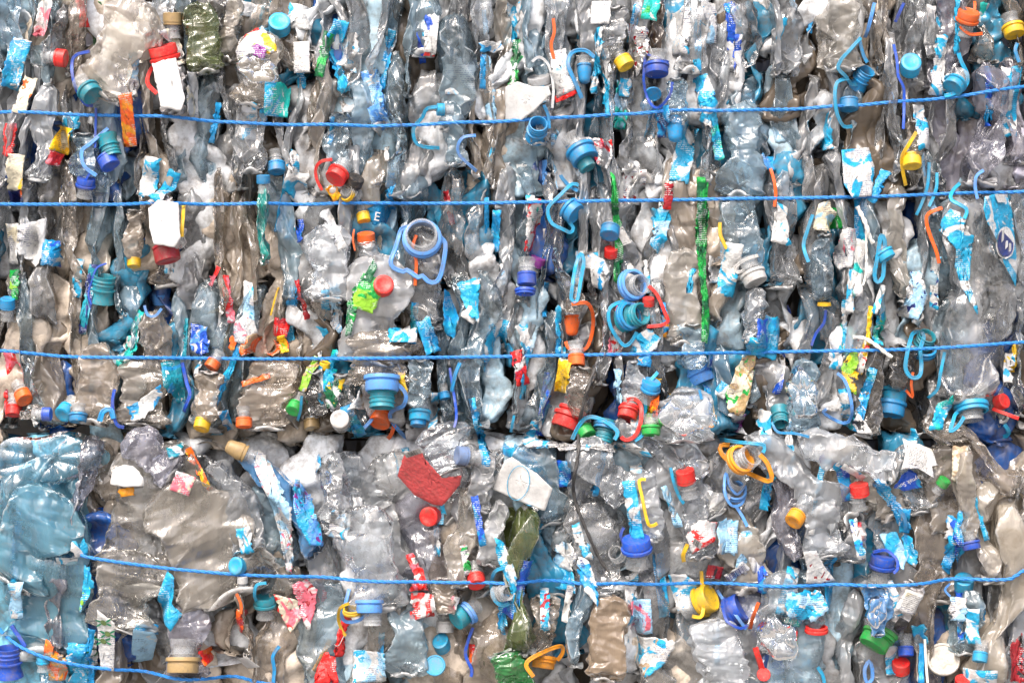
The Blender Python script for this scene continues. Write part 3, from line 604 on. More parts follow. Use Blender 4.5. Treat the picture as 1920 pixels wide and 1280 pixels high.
# caps, necks and carry handles. (name, caps [(kind, x, y, r, colour, axis, tilt)], loops [(colour, width, closed, points)], body or None)
H = [
 ('teal cap and royal handle under cream jug', [('w', 172, 176, 21, 'teal', -48, 25)], [('royal', 7, 0, [(170, 98), (141, 103), (133, 120), (140, 160), (155, 192), (170, 196)])], 0),
 ('white bottle with red cap and ring', [('w', 305, 96, 27, 'red', 104, 15)], [('red', 9, 0, [(330, 108), (300, 106), (278, 130), (276, 155), (298, 178)])], (323, 165, 58, 100, -10, 'W')),
 ('gold foil neck', [('s', 317, 30, 18, 'gold', 90, 8)], [], 0), ('red cap lying flat', [('s', 110, 106, 17, 'red', -8, 10)], [], (95, 60, 40, 120, 10, 'w')),
 ('blue cap on ribbed neck', [('s', 197, 300, 19, 'royal', -60, 20), ('neck', 200, 275, 20, 'teal', -70, 10)], [('sky', 8, 0, [(198, 238), (165, 268), (150, 282), (155, 310), (178, 328)]), ('royal', 5, 0, [(175, 200), (174, 240), (174, 275)])], 0),
 ('blue disc cap', [('s', 517, 38, 21, 'bcyan', 80, 62)], [], 0), ('small teal blue cap', [('s', 512, 310, 17, 'cyan', -85, 20)], [], 0),
 ('red cap with handle', [('w', 630, 330, 20, 'red', -120, 35)], [('red', 7, 0, [(622, 298), (600, 302), (590, 315), (592, 335), (602, 355)])], (630, 270, 60, 130, 0, 'c')),
 ('cyan handled neck', [('s', 825, 203, 12, 'bcyan', 180, 10)], [('bcyan', 8, 0, [(832, 198), (800, 200), (790, 215), (773, 235), (776, 260), (792, 270), (822, 272)])], (850, 245, 60, 130, 0, 'c')),
 ('sky blue half handle', [], [('sky', 7, 0, [(892, 252), (868, 256), (858, 272), (862, 290), (893, 318)])], 0),
 ('clear wide cap with white handle', [('w', 1012, 146, 24, 'grey', 100, 20)], [('grey', 6, 0, [(998, 112), (1012, 103), (1030, 120), (1038, 160), (1036, 200)])], (1010, 215, 60, 110, 0, 'g')),
 ('orange handle strip', [], [('orange', 7, 0, [(1038, 30), (1040, 55), (1034, 80), (1040, 108)])], 0),
 ('teal spout cap with loop', [('b', 1097, 135, 15, 'cyan', -90, 10)], [('cyan', 9, 0, [(1092, 182), (1078, 150), (1066, 118), (1074, 94), (1098, 90), (1116, 104)])], 0),
 ('yellow cap under foil', [('s', 1172, 113, 17, 'yellow', -60, 20)], [], (1150, 60, 60, 110, 0, 'w')),
 ('royal blue cap and handles', [('w', 1234, 128, 22, 'royal', -90, 15), ('d', 1228, 170, 16, 'cyan', -90, 50)], [('royal', 6, 0, [(1212, 102), (1210, 150), (1222, 190), (1236, 200), (1255, 180), (1260, 155)]), ('royal', 5, 0, [(1216, 98), (1258, 110)])], 0),
 ('blue cap hanging down', [('b', 1268, 240, 18, 'cyan', -90, 8)], [], (1270, 190, 44, 90, 0, 'c')),
 ('teal wide cap with handle', [('w', 1095, 288, 27, 'cyan', -62, 25), ('s', 1100, 305, 17, 'teal', -62, 20)], [('cyan', 8, 0, [(1098, 264), (1070, 268), (1052, 290), (1052, 320), (1070, 345), (1085, 355)])], 0),
 ('dark blue open neck', [('neck', 1008, 240, 20, 'cyan', 80, 60)], [('cyan', 7, 0, [(1020, 195), (1028, 215), (1030, 240)])], 0),
 ('cyan handle with open rings', [('neck', 1630, 135, 19, 'cyan', 60, 40), ('s', 1600, 190, 18, 'cyan', -90, 15)], [('bcyan', 8, 0, [(1620, 66), (1600, 88), (1582, 108), (1576, 125), (1590, 138), (1606, 152), (1618, 150)]), ('cyan', 8, 0, [(1622, 66), (1628, 95), (1636, 110)]), ('bcyan', 8, 0, [(1598, 142), (1576, 150), (1570, 175), (1574, 210), (1588, 233), (1606, 232)])], 0),
 ('round cyan cap facing out', [('s', 1712, 120, 21, 'bcyan', 95, 62)], [('royal', 6, 0, [(1680, 80), (1686, 110), (1688, 140), (1700, 170), (1697, 240)])], 0),
 ('cyan cap and curved handle', [('w', 1795, 158, 20, 'bcyan', -130, 30)], [('bcyan', 9, 0, [(1806, 94), (1812, 110), (1824, 135), (1820, 155), (1795, 172), (1778, 176)])], 0),
 ('light blue strip near top', [], [('sky', 8, 0, [(1646, 0), (1640, 25), (1632, 62)])], 0), ('short royal strip near top', [], [('royal', 7, 0, [(1702, 0), (1694, 18), (1688, 34)])], 0),
 ('orange ring cap', [('w', 1822, 24, 22, 'orange', 80, 30)], [('orange', 6, 0, [(1838, -5), (1832, 25), (1815, 42), (1806, 36)]), ('orange', 7, 0, [(1806, 45), (1825, 60), (1850, 58)])], 0),
 ('yellow cap in top right corner', [('w', 1912, 52, 20, 'yellow', -80, 20)], [], 0), ('cyan strip by right rim', [], [('cyan', 8, 0, [(1918, 75), (1913, 90), (1920, 112)])], 0),
 ('yellow cap and handle', [('s', 1713, 300, 19, 'yellow', -90, 20)], [('yellow', 8, 0, [(1718, 248), (1706, 268), (1694, 292), (1698, 320), (1706, 345)])], (1722, 260, 40, 70, 0, 'b')),
 ('white bottle with dark red cap', [('s', 312, 474, 25, 'dred', -76, 10)], [('yellow', 8, 0, [(338, 375), (344, 405), (344, 445)])], (314, 418, 60, 110, -12, 'W')),
 ('royal cap under second twine', [('w', 155, 338, 18, 'royal', 80, 20)], [('royal', 5, 0, [(166, 322), (150, 345), (142, 352)])], (150, 290, 60, 90, 0, 'c')),
 ('yellow cap with cyan band', [('s', 246, 492, 14, 'yellow', -90, 15)], [('bcyan', 4, 0, [(232, 482), (234, 505), (248, 515), (258, 510)])], (245, 440, 44, 100, 0, 'b')),
 ('light blue cap pointing up', [('s', 282, 555, 18, 'sky', 92, 22)], [('sky', 6, 0, [(268, 572), (274, 590), (288, 592), (300, 578)])], (285, 640, 64, 120, 0, 'b')),
 ('royal handle beside dark blue neck', [('neck', 182, 535, 24, 'teal', 80, 15)], [('royal', 4, 0, [(190, 492), (172, 500), (162, 525), (156, 550), (162, 570)])], 0),
 ('cyan cap at left rim below green film', [('s', 4, 568, 16, 'cyan', 85, 20)], [], 0), ('teal cap above turquoise tube', [('s', 492, 335, 13, 'cyan', 90, 10)], [], 0),
 ('orange cap beside blue letter label', [('s', 684, 445, 17, 'orange', 92, 18)], [('orange', 4, 0, [(664, 430), (662, 450), (666, 470)])], (690, 490, 52, 80, 0, 'w')),
 ('yellow cap above orange cap', [('s', 678, 405, 14, 'yellow', -80, 20)], [], 0), ('black round cap', [('s', 664, 338, 16, 'black', 60, 30)], [], 0), ('open neck with yellow rim', [('neck', 655, 358, 14, 'clear', 150, 50), ('ring', 650, 362, 14, 'yellow', 150, 50)], [], 0),
 ('square light blue carry handle on open neck', [('ring', 791, 447, 34, 'sky', 75, 74), ('neck', 789, 444, 33, 'clear', 75, 76)], [('sky', 10, 0, [(762, 424), (750, 428), (740, 465), (732, 490), (738, 502), (756, 509), (762, 506), (772, 512), (784, 520), (792, 517), (802, 527), (816, 529), (826, 515), (833, 480), (834, 455), (822, 442)])], (790, 520, 95, 200, 0, 'w')),
 ('orange handle inside blue ring', [], [('orange', 7, 0, [(780, 440), (773, 465), (780, 490), (778, 535)])], 0),
 ('red cap behind cloudy plastic', [('s', 719, 536, 19, 'red', 70, 70)], [], 0), ('blue cap near purple cap', [('s', 988, 522, 20, 'royal', -90, 12), ('ring', 985, 545, 18, 'royal', -90, 12)], [], 0), ('purple ribbed cap', [('s', 1008, 488, 15, 'purple', 70, 15)], [], 0),
 ('cyan angled handle with cap', [('w', 1075, 395, 22, 'cyan', -40, 25)], [('bcyan', 8, 0, [(1086, 345), (1074, 342), (1050, 365), (1030, 385), (1028, 400), (1036, 418), (1060, 430), (1070, 434), (1076, 425), (1060, 405)])], 0),
 ('blue cap beside barcode film', [('s', 1146, 432, 18, 'cyan', -100, 35)], [], 0), ('red cap beside barcode film', [('s', 1149, 470, 14, 'red', 90, 30)], [], 0),
 ('long narrow cyan handle', [], [('bcyan', 8, 1, [(1090, 474), (1080, 500), (1072, 545), (1072, 562), (1082, 564), (1090, 520), (1096, 490)])], 0),
 ('light blue neck ring', [('ring', 1188, 533, 28, 'sky', 20, 55), ('neck', 1196, 535, 22, 'clear', 20, 55)], [('sky', 6, 0, [(1172, 552), (1180, 568), (1205, 570)])], 0),
 ('cyan handle round dark neck', [('neck', 1192, 592, 24, 'teal', 20, 45), ('ring', 1180, 592, 25, 'cyan', 20, 50)], [('bcyan', 8, 0, [(1180, 562), (1150, 572), (1142, 588), (1146, 612), (1160, 635), (1174, 648), (1186, 640), (1196, 622)])], 0),
 ('bent red handle', [('s', 1218, 565, 12, 'red', 90, 20)], [('red', 8, 0, [(1218, 535), (1234, 552), (1250, 590), (1254, 602), (1240, 610), (1214, 612)])], 0),
 ('orange spout cap and handle', [('b', 1074, 610, 15, 'orange', -90, 8)], [('orange', 8, 0, [(1072, 570), (1100, 568), (1112, 585), (1114, 610), (1108, 640), (1096, 656), (1070, 654), (1062, 640)])], (1078, 560, 40, 60, 0, 'b')),
 ('orange cap crossed by third twine', [('s', 1082, 676, 18, 'orange', -88, 15)], [], 0), ('yellow curved strip', [], [('yellow', 8, 0, [(1353, 415), (1354, 440), (1366, 465)])], 0),
 ('thin yellow strip in lower left', [], [('yellow', 4, 0, [(513, 528), (505, 560), (498, 590)])], 0),
 ('white flip cap', [('w', 1418, 522, 24, 'white', -70, 20)], [('white', 7, 0, [(1425, 478), (1400, 486), (1382, 500), (1386, 510), (1400, 505)])], (1418, 590, 50, 110, 0, 'g')),
 ('orange strip through second twine', [], [('orange', 7, 0, [(1450, 312), (1456, 335), (1459, 360), (1457, 385)])], 0), ('cyan bent strip under second twine', [], [('bcyan', 8, 0, [(1530, 400), (1520, 430), (1512, 460), (1520, 490)])], 0),
 ('cyan oval handle and cap', [('w', 1668, 478, 17, 'bcyan', -60, 15)], [('bcyan', 9, 1, [(1657, 440), (1652, 475), (1646, 515), (1652, 528), (1662, 518), (1664, 480), (1664, 450)])], 0),
 ('red-orange folded handle', [], [('orange', 8, 0, [(1772, 388), (1748, 398), (1744, 412), (1752, 440), (1764, 470), (1770, 492)])], 0),
 ('small yellow neck band', [('ring', 1551, 570, 12, 'yellow', 90, 5)], [], (1545, 500, 50, 130, 180, 'c')), ('royal curved strip', [], [('royal', 6, 0, [(1556, 580), (1552, 605), (1538, 625), (1530, 648)])], 0), ('royal short strip', [], [('royal', 6, 0, [(1494, 570), (1500, 590), (1490, 625)])], 0),
 ('cyan double strip by second twine', [], [('bcyan', 7, 0, [(1752, 300), (1748, 340), (1738, 375), (1728, 400)]), ('bcyan', 7, 0, [(1766, 320), (1764, 350), (1750, 385)])], 0),
 ('cyan loop near right rim', [], [('bcyan', 8, 0, [(1810, 340), (1790, 358), (1786, 375), (1812, 392), (1808, 410)])], 0), ('light blue arc near right rim', [], [('sky', 7, 0, [(1848, 318), (1834, 330), (1832, 352), (1836, 372)])], 0),
 ('cyan handle on stacked rings', [('neck', 1748, 640, 20, 'teal', 70, 45), ('ring', 1746, 655, 24, 'cyan', 80, 45)], [('bcyan', 9, 1, [(1722, 626), (1708, 650), (1702, 690), (1714, 708), (1730, 705), (1736, 685), (1734, 655), (1745, 630), (1738, 622)])], 0),
 ('cyan wide cap stack', [('w', 1682, 770, 27, 'cyan', -100, 12), ('w', 1690, 745, 25, 'bcyan', -100, 12)], [('bcyan', 7, 0, [(1708, 742), (1714, 770), (1700, 795), (1686, 808)])], (1700, 690, 60, 90, 8, 'd')),
 ('orange strip above cyan caps', [], [('orange', 6, 0, [(1717, 698), (1714, 720), (1718, 745), (1706, 732)])], 0), ('cyan strip left of large clear bottle', [], [('bcyan', 7, 0, [(1778, 660), (1770, 700), (1766, 730), (1752, 748)])], 0),
 ('cyan ring with carry handle', [('ring', 1832, 765, 30, 'bcyan', -85, 20), ('neck', 1830, 768, 27, 'clear', -85, 15)], [('bcyan', 8, 0, [(1820, 770), (1798, 776), (1788, 792), (1782, 808), (1796, 800), (1812, 782)]), ('bcyan', 9, 0, [(1856, 778), (1858, 800), (1870, 818), (1900, 824), (1911, 816), (1898, 798)])], 0),
 ('red cap by right rim', [('s', 1893, 755, 15, 'red', 30, 50)], [('red', 8, 0, [(1876, 768), (1900, 778), (1922, 786)])], 0),
 ('orange cap at left rim', [('s', 32, 745, 17, 'orange', -60, 35)], [], 0), ('red cap at left rim', [('s', 10, 772, 16, 'red', -90, 20)], [], 0),
 ('royal small cap on muddy neck', [('s', 88, 776, 13, 'royal', 0, 5)], [], (60, 775, 34, 50, 80, 'b')), ('blue oval cap over crevice', [('s', 113, 773, 17, 'bcyan', -120, 50)], [], 0), ('cyan flat cap over crevice', [('w', 142, 785, 16, 'cyan', -90, 15)], [], 0),
 ('blue bent handle over crevice', [], [('cyan', 12, 0, [(184, 790), (190, 772), (204, 768), (210, 785)]), ('royal', 7, 0, [(212, 730), (208, 760), (214, 795), (228, 802)])], 0),
 ('royal edge strip beside teal film', [], [('royal', 8, 0, [(335, 680), (344, 720), (350, 742), (336, 775)])], 0),
 ('orange cap under third twine', [('s', 393, 684, 14, 'orange', -120, 20)], [], 0), ('yellow cap above crevice', [('s', 377, 797, 17, 'yellow', -100, 25)], [], (385, 745, 60, 100, 6, 'b')), ('orange flat cap above crevice', [('s', 455, 793, 15, 'orange', -88, 15)], [], 0),
 ('gold cap on purple bottle', [('b', 438, 843, 17, 'gold', 155, 5)], [], 0),
 ('green cap above crevice', [('s', 549, 765, 15, 'green', -110, 40)], [('bcyan', 6, 0, [(566, 742), (562, 770), (554, 790)])], 0), ('tan cap above crevice', [('s', 579, 797, 15, 'gold', -80, 20)], [], (590, 740, 50, 90, 0, 'd')),
 ('white and red speckled cap', [('s', 637, 788, 18, 'white', 90, 75)], [], (640, 750, 56, 100, 0, 'g')), ('yellow cap touching third twine', [('s', 604, 685, 11, 'yellow', 80, 20)], [], 0),
 ('light blue ring and bent handle', [('w', 716, 722, 31, 'sky', -90, 10), ('neck', 716, 742, 27, 'teal', -90, 12)], [('sky', 9, 0, [(690, 708), (715, 706), (742, 718), (760, 738), (756, 760), (735, 770), (728, 785), (748, 815), (762, 828)]), ('sky', 8, 0, [(722, 752), (704, 770), (690, 792), (678, 805)])], 0),
 ('orange cap with orange strap', [('w', 708, 790, 22, 'orange', -105, 35)], [('orange', 9, 0, [(722, 753), (736, 762), (738, 785), (730, 815), (718, 830)])], 0),
 ('blue cap pointing down by crevice', [('w', 785, 782, 20, 'bcyan', -92, 15), ('s', 783, 790, 17, 'cyan', -92, 15)], [], (785, 720, 50, 100, 4, 'c')), ('small cyan cap under third twine', [('s', 832, 743, 11, 'cyan', -80, 15)], [('royal', 6, 0, [(842, 690), (850, 740), (856, 780), (852, 800)])], 0),
 ('royal edge strip near third twine', [], [('cyan', 8, 0, [(862, 680), (852, 705), (846, 735)])], 0), ('short blue strip by crevice', [], [('bcyan', 6, 0, [(964, 780), (960, 800), (958, 812)])], 0),
 ('grey-blue cap on clear neck', [('s', 866, 853, 18, 'greyblue', 172, 22)], [], (900, 860, 50, 90, -80, 'w')), ('red cap below red pouch', [('s', 805, 972, 19, 'red', 180, 70)], [], 0),
 ('big red cap', [('w', 1066, 795, 30, 'red', -112, 10), ('w', 1072, 782, 26, 'red', -112, 10)], [], (1085, 735, 58, 100, 10, 'b')), ('green cap behind cyan handle', [('s', 1100, 812, 17, 'green', -60, 35)], [], 0),
 ('cyan handle on dark ribbed neck', [('neck', 1136, 815, 20, 'teal', -105, 15), ('ring', 1138, 800, 22, 'cyan', -105, 15)], [('bcyan', 9, 0, [(1074, 825), (1086, 800), (1100, 784), (1120, 784), (1145, 796), (1158, 810), (1152, 824)])], 0),
 ('red cap with red handle', [('w', 1178, 778, 20, 'red', -105, 20), ('ring', 1182, 765, 17, 'red', -105, 20)], [('red', 9, 0, [(1176, 750), (1190, 748), (1203, 762), (1200, 795), (1188, 818), (1172, 824), (1164, 818)])], (1188, 715, 50, 80, 0, 'w')),
 ('cyan cap and long strap', [('w', 1222, 722, 20, 'cyan', 80, 25)], [('bcyan', 8, 0, [(1236, 698), (1222, 715), (1212, 745), (1212, 770), (1204, 785)]), ('bcyan', 7, 0, [(1206, 798), (1204, 815), (1190, 826)])], 0), ('green cap under orange and green film', [('w', 1220, 808, 18, 'green', -90, 12)], [], 0),
 ('tilted light blue wide cap', [('w', 1322, 712, 27, 'sky', -66, 12), ('w', 1314, 690, 26, 'sky', -66, 12)], [('cyan', 6, 0, [(1310, 730), (1314, 748)])], (1300, 650, 60, 90, 0, 'c')),
 ('red cap on upright neck', [('s', 1286, 893, 20, 'red', 100, 18), ('neck', 1291, 912, 17, 'clear', 100, 10)], [('bcyan', 7, 0, [(1257, 876), (1264, 905), (1274, 930), (1284, 945)])], (1308, 985, 66, 140, -12, 'w')),
 ('orange-yellow handle on open neck', [('neck', 1400, 860, 24, 'clear', 40, 50), ('ring', 1388, 862, 26, 'amber', 40, 50)], [('amber', 10, 0, [(1376, 838), (1358, 838), (1358, 852), (1380, 874), (1410, 890), (1440, 902), (1447, 894), (1438, 868), (1424, 852)])], 0),
 ('light blue stacked neck rings', [('neck', 1386, 912, 18, 'clear', 70, 50), ('ring', 1384, 925, 21, 'sky', 80, 55)], [('sky', 6, 1, [(1366, 890), (1362, 925), (1376, 950), (1398, 945), (1404, 915), (1388, 930), (1374, 915)]), ('sky', 7, 0, [(1384, 950), (1396, 970), (1406, 990)])], 0),
 ('horizontal cyan handle under crevice', [], [('bcyan', 8, 0, [(1358, 828), (1395, 830), (1432, 834), (1430, 848)])], 0), ('yellow bent strip on cloudy bottle', [], [('yellow', 7, 0, [(1210, 898), (1198, 900), (1203, 930), (1210, 965), (1218, 985), (1232, 980)])], 0),
 ('teal neck above crevice', [('neck', 1467, 785, 17, 'teal', -90, 40)], [('cyan', 6, 0, [(1450, 792), (1460, 810), (1490, 812), (1515, 818)])], 0), ('light blue triangular handle', [], [('sky', 7, 0, [(1576, 700), (1590, 715), (1600, 750), (1603, 785), (1592, 795), (1568, 786), (1550, 774), (1556, 768)])], 0),
 ('red cap in lower right', [('s', 1613, 918, 19, 'red', 100, 15), ('neck', 1610, 936, 16, 'clear', 100, 10)], [], (1604, 1000, 60, 120, 6, 'w')), ('yellow cap in lower right', [('s', 1491, 971, 18, 'amber', -130, 35)], [], 0), ('small green cap in lower right', [('s', 1772, 905, 12, 'green', 60, 25)], [], 0),
 ('cyan round cap on fourth twine', [('s', 445, 1061, 17, 'bcyan', 150, 70)], [], 0), ('small white cap under fourth twine', [('s', 454, 1086, 11, 'white', 90, 10)], [], 0),
 ('teal cap with cyan loop', [('w', 492, 1130, 20, 'teal', 90, 15)], [('bcyan', 7, 0, [(500, 1092), (482, 1096), (477, 1120), (484, 1140)])], 0), ('cyan handle near bottom edge', [], [('cyan', 8, 0, [(520, 1215), (508, 1235), (510, 1262), (508, 1285)])], 0),
 ('royal handle in lower left', [], [('royal', 9, 0, [(14, 1176), (28, 1195), (42, 1215)])], 0), ('blue neck at lower left corner', [('neck', 8, 1240, 26, 'royal', 90, 10)], [], 0), ('thin orange strip in lower left', [], [('orange', 6, 0, [(444, 1112), (452, 1130), (452, 1150)])], 0), ('yellow inside cap at bottom', [('w', 342, 1250, 30, 'gold', -90, 10)], [], 0),
 ('light blue ring with looped handle', [('w', 693, 1138, 25, 'sky', -90, 8), ('neck', 698, 1155, 20, 'clear', -90, 8)], [('sky', 8, 0, [(654, 1105), (648, 1130), (640, 1155), (648, 1168), (668, 1165), (690, 1150), (715, 1138)])], 0),
 ('yellow ring and strap', [('ring', 660, 1145, 16, 'yellow', 90, 20)], [('yellow', 7, 0, [(655, 1130), (638, 1140), (632, 1165), (640, 1190), (646, 1196)])], 0),
 ('red cap on fourth twine', [('s', 893, 1090, 18, 'red', -80, 40)], [], (882, 1035, 50, 90, 0, 'i')), ('white cap hanging on clear neck', [('s', 832, 1184, 19, 'white', -90, 6), ('neck', 832, 1168, 16, 'clear', -90, 5)], [], (832, 1118, 58, 70, 0, 'b')),
 ('teal cap with blue ring', [('s', 862, 1160, 21, 'teal', -145, 35), ('ring', 878, 1152, 21, 'sky', -145, 20)], [], 0), ('blue cap below white cap', [('s', 826, 1216, 18, 'bcyan', 110, 45)], [], 0), ('blue disc below blue cap', [('d', 815, 1250, 20, 'bcyan', 100, 70)], [], 0),
 ('royal curved handle at bottom', [], [('royal', 7, 0, [(886, 1182), (876, 1210), (872, 1235), (884, 1262), (882, 1275)])], 0), ('cyan ring handle beside olive bottle', [('neck', 945, 1110, 16, 'clear', 10, 50)], [('bcyan', 8, 0, [(945, 1062), (928, 1070), (921, 1100), (928, 1128), (944, 1136), (955, 1130)])], 0),
 ('orange-yellow cap and handle at bottom', [('w', 1020, 1255, 22, 'amber', -98, 10), ('ring', 1022, 1245, 22, 'amber', -98, 10)], [('amber', 9, 0, [(1000, 1262), (986, 1240), (1000, 1226), (1030, 1218), (1054, 1216), (1056, 1230), (1046, 1246)])], (1020, 1180, 60, 120, 4, 'b')),
 ('royal cap below yellow strip', [('w', 1193, 1018, 27, 'royal', 95, 20)], [('royal', 7, 0, [(1172, 992), (1166, 1005), (1176, 1030), (1196, 1042), (1216, 1034)])], 0), ('open clear neck end', [('neck', 1160, 1045, 16, 'clear', 130, 55)], [], 0),
 ('yellow cap and strap on fourth twine', [('w', 1330, 1130, 28, 'yellow', 30, 30)], [('yellow', 8, 0, [(1320, 1076), (1322, 1110), (1322, 1145), (1316, 1160), (1300, 1158)])], 0),
 ('tilted royal cap with strap', [('w', 1388, 1150, 28, 'royal', 30, 20)], [('sky', 7, 0, [(1352, 1114), (1362, 1130), (1384, 1158), (1403, 1184)]), ('royal', 6, 0, [(1358, 1140), (1364, 1165), (1390, 1178), (1402, 1172)])], 0),
 ('orange strip beside royal cap', [], [('orange', 8, 0, [(1424, 1130), (1414, 1160), (1412, 1185)])], 0), ('red clip near bottom', [('d', 1435, 1268, 13, 'red', 90, 70)], [('red', 13, 0, [(1418, 1215), (1426, 1240), (1434, 1262)])], 0), ('yellow strip beside red barcode film', [], [('yellow', 9, 0, [(1290, 1020), (1282, 1040), (1284, 1055)])], 0),
 ('royal cap and ring in lower right', [('w', 1664, 1056, 24, 'royal', 85, 15)], [('royal', 7, 0, [(1646, 1040), (1670, 1036), (1688, 1052), (1690, 1070), (1682, 1078)])], 0), ('green ribbed cap on white bottle', [('w', 1646, 1207, 30, 'green', -122, 18), ('ring', 1662, 1190, 26, 'green', -122, 12)], [], (1697, 1130, 44, 90, 24, 'W')),
 ('cyan cap on fourth twine in lower right', [('s', 1817, 1098, 20, 'bcyan', 95, 35)], [('sky', 5, 0, [(1790, 1098), (1780, 1110), (1790, 1122)])], (1820, 1170, 70, 130, 0, 'c')), ('dirty white lid', [('d', 1777, 1242, 32, 'dirty', 100, 65)], [], 0), ('thin red neck ring', [('ring', 1533, 1182, 20, 'red', 90, 8)], [], (1530, 1130, 56, 110, 180, 'c')),
 ('red cap at bottom edge', [('s', 1700, 1258, 18, 'red', 95, 30)], [], 0), ('red cap in bottom right corner', [('s', 1808, 1280, 15, 'red', 95, 30)], [], 0), ('cyan cap inside clear bottle', [('s', 1834, 1228, 15, 'bcyan', -100, 15)], [], 0), ('royal cap near dirty lid', [('s', 1708, 1228, 16, 'royal', -90, 15)], [], 0), ('light blue looped strap at bottom', [], [('sky', 8, 1, [(1636, 1245), (1628, 1262), (1632, 1285), (1642, 1280), (1642, 1258)])], 0), ('cyan short strap at bottom', [], [('bcyan', 8, 0, [(1537, 1254), (1546, 1268), (1550, 1285)])], 0), ('blue cap by stained bottle', [('w', 1822, 1024, 17, 'royal', -80, 10)], [], 0), ('blue strap hanging by label', [], [('cyan', 9, 0, [(1690, 955), (1702, 975), (1706, 998)])], 0), ('blue strap under fifth twine end', [('w', 75, 1238, 14, 'bcyan', 90, 10)], [], 0),
]
